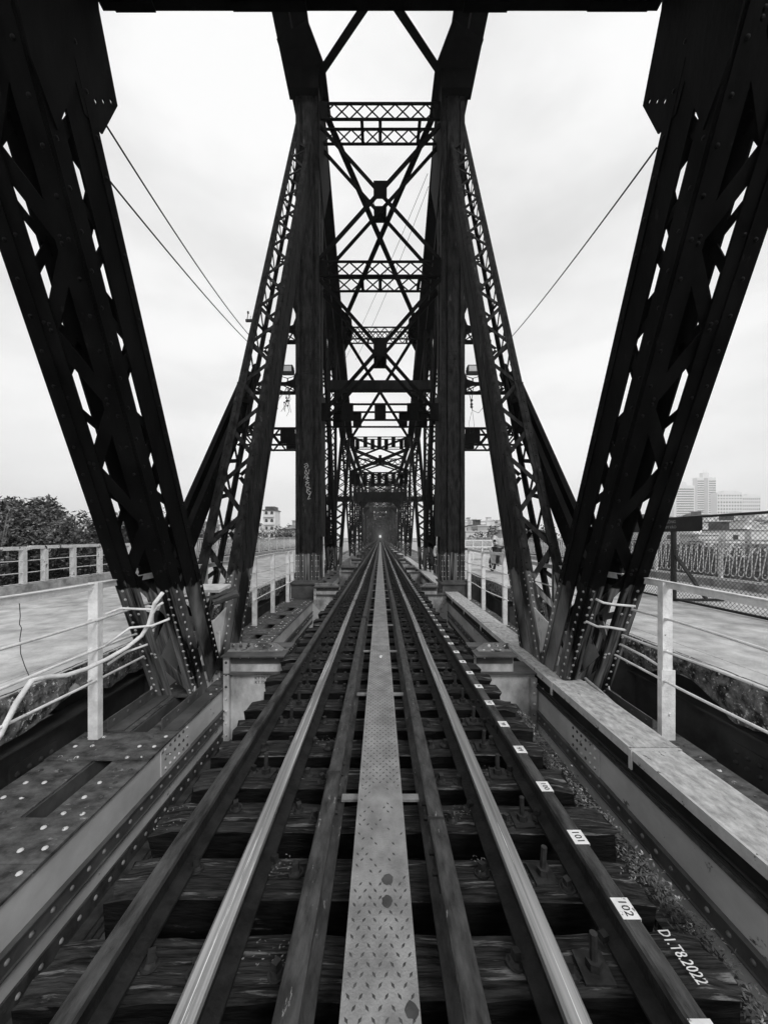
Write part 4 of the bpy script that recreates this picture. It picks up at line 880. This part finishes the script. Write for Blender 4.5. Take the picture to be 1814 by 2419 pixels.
# ================================================================== PEOPLE
def skinned(name, joints, edges, m, parent):
    me = bpy.data.meshes.new(name); me.from_pydata([j[0] for j in joints], edges, []); o = bpy.data.objects.new(name, me); COL.objects.link(o)
    md = o.modifiers.new('skin', 'SKIN'); sv = me.skin_vertices[0].data
    for i, j in enumerate(joints): sv[i].radius = (j[1], j[1]*(j[2] if len(j) > 2 else 1))
    sv[0].use_root = True
    o.modifiers.new('sub', 'SUBSURF').levels = 1; o.modifiers['sub'].render_levels = 1
    dg = bpy.context.evaluated_depsgraph_get(); m2 = bpy.data.meshes.new_from_object(o.evaluated_get(dg)); bpy.data.objects.remove(o)
    m2.materials.clear(); m2.materials.append(M[m]); m2.polygons.foreach_set('use_smooth', [True]*len(m2.polygons)); r = bpy.data.objects.new(name, m2); r.parent = parent; COL.objects.link(r); return r
def person(loc, rz, lab, pose='walk'):
    t = tag(empty('person', loc), lab, 'person'); t.rotation_euler.z = rz
    if pose == 'walk':
        J = [((0, 0, .92), .13), ((0, 0, 1.18), .13), ((0, 0, 1.38), .14), ((0, .0, 1.48), .055), ((0, -.01, 1.60), .085), ((0, -.01, 1.68), .07),
             ((-.17, 0, 1.38), .06), ((-.22, .05, 1.12), .045), ((-.20, -.10, .93), .035), ((.17, 0, 1.38), .06), ((.22, -.04, 1.12), .045), ((.21, -.20, .98), .035),
             ((-.09, 0, .88), .09), ((-.10, -.10, .48), .06), ((-.10, -.06, .09), .04), ((-.10, -.20, .04), .035), ((.09, 0, .88), .09), ((.10, .10, .48), .06), ((.10, .26, .13), .04), ((.10, .16, .05), .035)]
        E = [(0, 1), (1, 2), (2, 3), (3, 4), (4, 5), (2, 6), (6, 7), (7, 8), (2, 9), (9, 10), (10, 11), (0, 12), (12, 13), (13, 14), (14, 15), (0, 16), (16, 17), (17, 18), (18, 19)]
        hands = [(-.20, -.13, .86), (.21, -.26, .96)]
        hip, sh = .92, 1.38
    else:
        J = [((0, .10, .80), .14), ((0, .06, 1.05), .13), ((0, 0, 1.27), .14), ((0, -.03, 1.38), .055), ((0, -.06, 1.50), .09), ((0, -.06, 1.58), .08),
             ((-.18, 0, 1.27), .06), ((-.26, -.16, 1.07), .045), ((-.27, -.42, 1.02), .035), ((.18, 0, 1.27), .06), ((.26, -.16, 1.07), .045), ((.27, -.42, 1.02), .035),
             ((-.10, .08, .78), .09), ((-.19, -.34, .72), .06), ((-.18, -.22, .32), .045), ((-.18, -.36, .28), .04), ((.10, .08, .78), .09), ((.19, -.34, .72), .06), ((.18, -.22, .32), .045), ((.18, -.36, .28), .04)]
        E = [(0, 1), (1, 2), (2, 3), (3, 4), (4, 5), (2, 6), (6, 7), (7, 8), (2, 9), (9, 10), (10, 11), (0, 12), (12, 13), (13, 14), (14, 15), (0, 16), (16, 17), (17, 18), (18, 19)]
        hands = [(-.27, -.47, 1.02), (.27, -.47, 1.02)]
    skinned('body', J, E, 'skin', t)
    up = [(p, r+.022) for p, r in ((J[0][0], .135), (J[1][0], .135), (J[2][0], .145), (J[6][0], .062), (J[7][0], .048), (J[8][0], .036), (J[9][0], .062), (J[10][0], .048), (J[11][0], .036))]
    skinned('jacket', up, [(0, 1), (1, 2), (2, 3), (3, 4), (4, 5), (2, 6), (6, 7), (7, 8)], 'cloth', t)
    lo = [(J[0][0], .150), (J[12][0], .105), (J[13][0], .075), (J[14][0], .058), (J[16][0], .105), (J[17][0], .075), (J[18][0], .058)]
    skinned('trousers', lo, [(0, 1), (1, 2), (2, 3), (0, 4), (4, 5), (5, 6)], 'cloth_dark', t)
    q = MB(); hx, hy, hz = J[4][0]
    for a in range(0, 1): pass
    q.dome((hx, hy+.02, hz+.0), (0, .25, 1), .118, 1.15, 12); q.build('cap' if pose == 'walk' else 'helmet', 'cloth' if pose == 'walk' else 'lamp', t, True)
    for h in hands:
        q = MB()
        for f in range(5): q.cyl((h[0]-.03+f*.015, h[1], h[2]), (h[0]-.035+f*.017, h[1]-.035, h[2]-.05+(.01 if f in (0, 4) else 0)), .008, 5)
        q.build('hand', 'skin', t)
    return t
person((2.72, 17.1, -1.86), .2, 'person in a pale jacket walking beside the right tower post')
mt = tag(empty('motorbike', (4.25, 13.2, -1.28)), 'motorbike ridden towards the viewer behind the right leaning post', 'motorbike'); mt.rotation_euler.z = .1
for y, n in ((-.62, 'front_wheel'), (.62, 'rear_wheel')):
    q = MB(); q.tube([(0, y+.24*math.cos(a), .28+.24*math.sin(a)) for a in [2*math.pi*i/18 for i in range(19)]], .045, 8); w = q.build(n, 'black', mt, True); q = MB(); q.cyl((-.03, y, .28), (.03, y, .28), .06, 10)
    for i in range(6): a = i*math.pi/3; q.bar((0, y, .28), (0, y+.21*math.cos(a), .28+.21*math.sin(a)), .02, .015, (1, 0, 0))
    q.build('rim', 'rivet_grey', w)
q = MB(); q.prism([(-.14, -.42, .35), (-.10, -.50, .85), (.10, -.50, .85), (.14, -.42, .35)], (0, .06, 0)); q.prism([(-.10, -.35, .30), (-.10, .5, .32), (-.10, .62, .62), (-.10, .05, .60), (-.10, -.30, .42)], (.2, 0, 0)); q.prism([(-.05, -.78, .55), (-.05, -.40, .56), (-.05, -.5, .62), (-.05, -.7, .6)], (.1, 0, 0)); q.build('body', 'cloth', mt)
q = MB(); q.box(-.11, .11, .0, .68, .63, .72); q.build('saddle', 'black', mt); q = MB(); q.tube([(-.32, -.36, .98), (-.12, -.46, .95), (.12, -.46, .95), (.32, -.36, .98)], .016, 6); q.build('handlebar', 'black', mt)
q = MB(); q.cyl((0, -.50, .82), (0, -.56, .82), .085, 12); q.build('headlight', 'lamp', mt); q = MB(); q.cyl((-.05, -.62, .28), (-.05, -.48, .9), .018, 6); q.cyl((.05, -.62, .28), (.05, -.48, .9), .018, 6); q.build('front_fork', 'rivet_grey', mt)
for s in (-1, 1): q = MB(); q.tube([(s*.28, -.38, .98), (s*.34, -.38, 1.12)], .006, 4); q.cyl((s*.34, -.385, 1.14), (s*.34, -.40, 1.14), .05, 10); q.build('mirror', 'black', mt)
person((4.25, 13.2, -1.28), .1, 'helmeted person in a light jacket riding the motorbike', 'ride')

# ================================================================== SURROUNDINGS
q = MB(); q.box(-3000, 3000, -600, 46, -16.2, -16); tag(q.build('ground', 'ground'), kind='structure')
M['city'] = mat('city_ground', .05, .22, .08, rough=1, patch=(.03, .12, .50, .04))
q = MB(); q.box(-3000, 3000, 46, 5000, -16.2, -16); tag(q.build('ground', 'city'), kind='structure')
def leaf_cloud(mb, c, rad, n, size, rnd, hang=0):
    for i in range(n):
        while True:
            d = Vector((rnd.uniform(-1, 1), rnd.uniform(-1, 1), rnd.uniform(-1, 1)))
            if d.length < 1: break
        d *= (.55+.45*rnd.random())/max(.35, d.length)*min(1, d.length+.35)
        p = Vector(c)+Vector((d.x*rad[0], d.y*rad[1], d.z*rad[2])); u = Vector((rnd.uniform(-1, 1), rnd.uniform(-1, 1), rnd.uniform(-.9, .5))).normalized()*size*rnd.uniform(.6, 1.2); v = u.cross(Vector((rnd.uniform(-1, 1), rnd.uniform(-1, 1), 1))).normalized()*size*.4
        mb.add([p-u, p+v-u*.1, p+u, p-v-u*.1], [(0, 1, 2), (0, 2, 3)])
def tree(name, base, h, cr, n, size, lab, grp, seed, bare=False, leaf='leaf'):
    rnd = random.Random(seed); t = tag(empty(name, base), lab, 'tree' if 'tree' in name else 'shrub', grp)
    q = MB(); q.cyl((0, 0, 0), (rnd.uniform(-.1, .1)*h*.2, 0, h*.6), .03*h*.5+.04, 7, .02*h*.5); tips = []
    nb = 16 if not bare else 26
    for i in range(nb):
        a = rnd.uniform(0, 6.28); z0 = h*rnd.uniform(.25, .6); e = Vector((math.cos(a)*cr[0]*rnd.uniform(.3, .9), math.sin(a)*cr[1]*rnd.uniform(.3, .9), h*rnd.uniform(.62, 1.0 if not bare else 1.05)))
        mid = Vector((e.x*.4, e.y*.4, (z0+e.z)/2+.1)); q.tube([(0, 0, z0), mid, e], .012*h*.35+.006, 4); tips.append(e)
        if bare:
            for j in range(4): q.tube([mid.lerp(e, .6), e+Vector((rnd.uniform(-.5, .5), rnd.uniform(-.5, .5), rnd.uniform(-.1, .6)))*cr[0]*.4], .008, 3)
    q.build('trunk', 'bark', t)
    if n:
        q = MB(); per = n//(len(tips)+8)
        for e in tips: leaf_cloud(q, e, (cr[0]*.38, cr[1]*.38, h*.17), per, size, rnd)
        for j in range(8): leaf_cloud(q, (rnd.uniform(-.5, .5)*cr[0], rnd.uniform(-.5, .5)*cr[1], h*rnd.uniform(.35, .75)), (cr[0]*.55, cr[1]*.55, h*.22), per, size, rnd)
        c = q.build('crown', leaf, t); c['kind'] = 'stuff'
    return t
base = -2.2
specs = [(-10.4, 8.6, 2.6, .10), (-11.0, 10.2, 2.9, .10), (-10.6, 11.6, 3.0, .10), (-12.4, 9.4, 2.9, .11), (-12.6, 12.6, 3.3, .12), (-10.4, 13.6, 2.9, .11), (-14.5, 11, 2.9, .13), (-11.2, 7.4, 2.3, .10), (-14.8, 15.5, 3.4, .14), (-11.6, 16.5, 3.0, .13)]
sl_ = ['leafy shrub rising behind the left railing at the picture edge', 'tall leafy shrub behind the plain left railing', 'bushy shrub beside the left leaning post', 'dense shrub in the second row behind the left railing', 'high shrub in the rear left row', 'shrub showing between the left leaning posts', 'rear shrub at the left edge below the houses', 'low shrub nearest the left picture edge', 'rear shrub below the pale roofs', 'shrub beyond the left leaning post foot']
for i, (x, y, h, s_) in enumerate(specs): tree('shrub', (x, y, base-1.2), h+1.0, (1.5, 1.4), 8000, s_, sl_[i], 'shrubs behind the left railing', 20+i)
tree('shrub', (-9.9, 9.6, -1.9), 2.75, (.5, .5), 260, .07, 'thin bare-stemmed shrub poking above the left railing', 'shrubs behind the left railing', 55)
tree('bare_tree', (-20, 38, -12), 15, (2.6, 2.6), 900, .18, 'thin bare tree left of the second leaning post', None, 60, bare=True)
tree('bare_tree', (-16, 24, -8), 8.5, (2.0, 2.0), 2600, .14, 'sparse twiggy tree beyond the left road', None, 61)
rnd = random.Random(11)
for i in range(26):
    s = -1 if i % 2 else 1; Y = rnd.uniform(48, 85); X = s*(rnd.uniform(12, 34)+Y*.05); h = 14+(1268-rnd.uniform(1256, 1272))*Y/873-.2
    tree('round_tree', (X, Y, -14), h+.2, (3.2, 3.2), 1500, .32, ('round dark tree beyond the left road railing' if s < 0 else 'round dark tree beyond the right road railing'), 'round trees beyond the '+('left' if s < 0 else 'right')+' road', 100+i, leaf='leaf_far')
for i in range(13):
    Y = rnd.uniform(60, 90); px = rnd.uniform(1440, 1840); X = (px-898)*Y/873; h = 16+(1268-rnd.uniform(1288, 1312))*Y/873
    tree('round_tree', (X, Y, -16), h, (5.0, 5.0), 1500, .45, 'dark tree among the houses beyond the right balustrade', 'dark trees among the houses on the right', 300+i, leaf='leaf_far')
# houses
winm = MB(); winm.box(-.5, .5, -.06, .0, -.6, .6); WM = winm.mesh('window', 'glass')
def house(X, Y, w, d, h, lab, wallm, grp, pitched=False, zb=-16):
    t = tag(empty('house', (X, Y, zb)), lab, 'house', grp); q = MB(); q.box(-w/2, w/2, 0, d, 0, h); q.build('wall', wallm, t)
    if pitched: q = MB(); q.prism([(-w/2-.5, -.4, h), (w/2+.5, -.4, h), (w/2*.7, d/2, h+w*.22), (-w/2*.7, d/2, h+w*.22)], (0, .0, .25)); q.prism([(-w/2-.5, -.4, h), (-w/2*.7, d/2, h+w*.22), (-w/2-.5, d+.4, h)], (.2, 0, 0)); q.build('roof', 'roof', t)
    else:
        q = MB(); q.box(-w/2-.3, w/2+.3, -.4, d+.3, h, h+.35); 
        if rnd.random() < .6: q.box(-w*.2, w*.25, d*.3, d*.7, h+.35, h+2.3); q.box(-w*.25, w*.3, d*.2, d*.8, h+2.3, h+2.5)
        q.build('roof', 'roof' if rnd.random() < .2 else wallm, t)
    fl = int(h/3.4); nw = max(1, int(w/3.2))
    for f in range(max(0, fl-5), fl):
        if rnd.random() < .6: q = MB(); q.box(-w/2, w/2, -.8, -.05, f*3.4+.3, f*3.4+.45); q.box(-w/2, w/2, -.8, -.75, f*3.4+.45, f*3.4+1.2); q.build('balcony', wallm, t)
        for k in range(nw):
            if rnd.random() < .92: o = inst('window', WM, t, (-w/2+w*(k+.5)/nw, -.03, f*3.4+2.1)); o.scale = (rnd.uniform(1.2, 2.0), 1, rnd.uniform(1.1, 1.6))
def hx(px, Y): return (px-898)*Y/873
def hz(py, Y): return (1268-py)*Y/873
nm = ['pale', 'cream', 'grey', 'white']
def row(p0, p1, Y0, Y1, py0, py1, n, where, grp):
    for i in range(n):
        px = p0+(p1-p0)*(i+.5)/n+rnd.uniform(-4, 4); Y = rnd.uniform(Y0, Y1); w = (p1-p0)/n*Y/873*rnd.uniform(.8, 1.5); top = hz(rnd.uniform(py0, py1), Y); wm = 'house' if rnd.random() < .7 else 'house2'
        house(hx(px, Y), Y, max(5, w), rnd.uniform(8, 12), top+16, f'{"pale" if wm == "house" else "grey"} flat-roofed house {where}', wm, grp, rnd.random() < .12)
row(1470, 1830, 95, 120, 1250, 1276, 17, 'in the front row beyond the right road', 'front row of houses on the right')
row(1470, 1830, 130, 165, 1230, 1255, 22, 'in the middle rows beyond the right road', 'middle rows of houses on the right')
row(1480, 1830, 190, 250, 1216, 1238, 22, 'in the back row below the towers', 'back row of houses on the right')
row(1090, 1260, 150, 190, 1240, 1258, 14, 'between the tower post and the right leaning posts', 'houses right of the tower post')
row(1095, 1260, 230, 300, 1226, 1242, 14, 'on the skyline right of the tower post', 'skyline houses right of the tower post')
row(430, 720, 150, 210, 1236, 1254, 16, 'seen left of the graffiti post', 'houses left of the graffiti post')
row(0, 430, 160, 230, 1228, 1246, 16, 'above the shrubs on the far left', 'houses above the left shrubs')
# special houses
t = tag(empty('house', (hx(52, 90), 90, -16)), 'long dark hipped-roof house above the far left shrubs', 'house')
q = MB(); q.box(-4.4, 4.4, 0, 9, 0, 19.6); q.build('wall', 'house2', t); q = MB(); q.add([(-5.2, -.6, 19.6), (5.2, -.6, 19.6), (5.2, 9.6, 19.6), (-5.2, 9.6, 19.6), (-2.4, 4.5, 22.0), (2.4, 4.5, 22.0)], [(0, 1, 5, 4), (1, 2, 5), (2, 3, 4, 5), (3, 0, 4), (0, 3, 2, 1)]); q.build('roof', 'roof', t); q = MB(); q.box(1.2, 2.2, -.1, 0, 17.5, 18.9); q.build('window', 'house', t)
t = tag(empty('house', (hx(12, 80), 78, -16)), 'small dark gabled house at the left picture edge', 'house')
q = MB(); q.box(-3, 3, 0, 7, 0, 18.2); q.build('wall', 'house2', t); q = MB(); q.prism([(-3.3, -.4, 18.2), (3.3, -.4, 18.2), (0, -.4, 20.0)], (0, 8, 0)); q.build('roof', 'roof', t)
t = tag(empty('tall_house', (hx(636, 160), 160, -16)), 'tall white house with arched balconies left of the graffiti post', 'house')
q = MB(); q.box(-2.6, 2.6, 0, 8, 0, 27.3); q.build('wall', 'house', t); q = MB(); q.box(-2.9, 2.9, -.4, 8.4, 27.3, 27.7); q.box(-2, 2, 1, 7, 27.7, 29.2); q.build('roof', 'roof', t)
for f in range(4):
    q = MB(); q.box(-2.2, 2.2, -.9, -.02, 14.6+f*3.3, 14.8+f*3.3); q.box(-2.2, 2.2, -.9, -.85, 14.8+f*3.3, 15.7+f*3.3); q.build('balcony', 'house', t)
    for x in (-1.2, 1.2): q = MB(); q.box(x-.6, x+.6, -.08, -.01, 14.9+f*3.3, 16.6+f*3.3); q.dome((x, -.01, 16.6+f*3.3), (0, -1, 0), .6, .1, 10); q.build('window', 'glass', t)
for px0, px1, py, Y, lab in ((1100, 1150, 1256, 75, 'plain pale block house right of the tower post, in front'), (1128, 1178, 1243, 85, 'grey cube house with one window right of the tower post')):
    t = tag(empty('house', (hx((px0+px1)/2, Y), Y, -16)), lab, 'house'); w = (px1-px0)*Y/873; h = 16+hz(py, Y); q = MB(); q.box(-w/2, w/2, 0, 6, 0, h); q.build('wall', 'house2' if Y == 85 else 'house', t); q = MB(); q.box(-w/2-.15, w/2+.15, -.2, 6.2, h, h+.2); q.build('roof', 'house', t)
    for x in ((-.2,) if Y == 85 else (-1.5, .3, 1.4)): o = inst('window', WM, t, (x, -.02, h-1.6)); o.scale = (.7, 1, .75)
# towers
def tower(px0, px1, py, Y, floors, lab, crown=None, strip=False, windows=False):
    w = (px1-px0)*Y/873; h = 16+hz(py, Y); t = tag(empty('tower', (hx((px0+px1)/2, Y), Y, -16)), lab, 'tower'); q = MB(); q.box(-w/2, w/2, 0, w*.3, 0, h); q.build('shaft', 'tower' if not windows else 'tower', t)
    fh = h*.72/floors; z0 = h*.25
    if not windows:
        for f in range(floors):
            if strip:
                for a, b in ((-w/2+.5, -w*.14), (w*.12, w/2-.5)): q = MB(); q.box(a, b, -.35, -.02, z0+f*fh, z0+f*fh+fh*.45); q.build('window_band', 'glass', t)
            else: q = MB(); q.box(-w/2+w*.12, w/2-w*.05, -.35, -.02, z0+f*fh, z0+f*fh+fh*.45); q.build('window_band', 'glass', t)
    else:
        for f in range(floors):
            for k in range(9): o = inst('window', WM, t, (-w/2+w*(k+.5)/9, -.1, z0+f*fh+fh*.5)); o.scale = (w/9*.5, 1, fh*.4)
        q = MB(); q.box(-w/2-1, w/2+1, -1, w*.3+1, h-fh*2.2, h-fh*2); q.box(-w*.2, w*.2, 2, w*.28, h, h+4); q.box(w*.28, w*.42, 2, w*.28, h, h+2.6); q.build('cornice', 'tower', t)
    if strip: q = MB(); q.box(-w*.14, w*.07, -.5, -.02, 0, h-1); q.build('dark_strip', 'house2', t)
    if crown: crown(t, w, h)
def c1(t, w, h): q = MB(); q.prism([(-w*.3, 2, h), (w*.18, 2, h), (w*.10, 2, h+9), (-w*.02, 2, h+9), (-w*.3, 2, h+6)], (0, w*.2, 0)); q.build('crown', 'tower', t)
def c2(t, w, h):
    q = MB(); q.box(-w*.15, w*.18, 3, w*.28, h, h+13); q.cyl((-w*.06, 6, h+13), (-w*.06, 6, h+22), .35, 5); q.cyl((w*.12, 6, h+13), (w*.12, 6, h+22), .35, 5); q.cyl((w*.03, 6, h+13), (w*.03, 6, h+17), .5, 5); q.build('crown', 'tower', t)
tower(1591, 1640, 1147, 900, 17, 'broad pale office tower with horizontal window bands', c1)
tower(1646, 1690, 1128, 950, 21, 'tallest pale tower with a dark central strip and twin masts', c2, strip=True)
tower(1693, 1752, 1163, 820, 11, 'wide pale apartment block with many small windows right of the towers', None, windows=True)
tower(1753, 1795, 1171, 860, 10, 'rightmost pale apartment block on the skyline', None, windows=True)
tower(1036, 1040, 1222, 900, 6, 'faint slim tower seen past the right tower post', None)
# ------------------------------------------------------------------ haze
HZ = .0005
q = MB(); q.box(-1500, 1500, -40, 1500, -17.2, 175); hzo = q.build('haze', None)
m = bpy.data.materials.new('haze'); m.use_nodes = True; m.node_tree.nodes.clear(); pv = m.node_tree.nodes.new('ShaderNodeVolumePrincipled'); pv.inputs['Density'].default_value = HZ; pv.inputs['Color'].default_value = (.99, .99, .99, 1)
ou = m.node_tree.nodes.new('ShaderNodeOutputMaterial'); m.node_tree.links.new(pv.outputs[0], ou.inputs['Volume']); hzo.data.materials.append(m); tag(hzo, 'pale haze filling the air over the river and city', 'haze', kind='stuff')
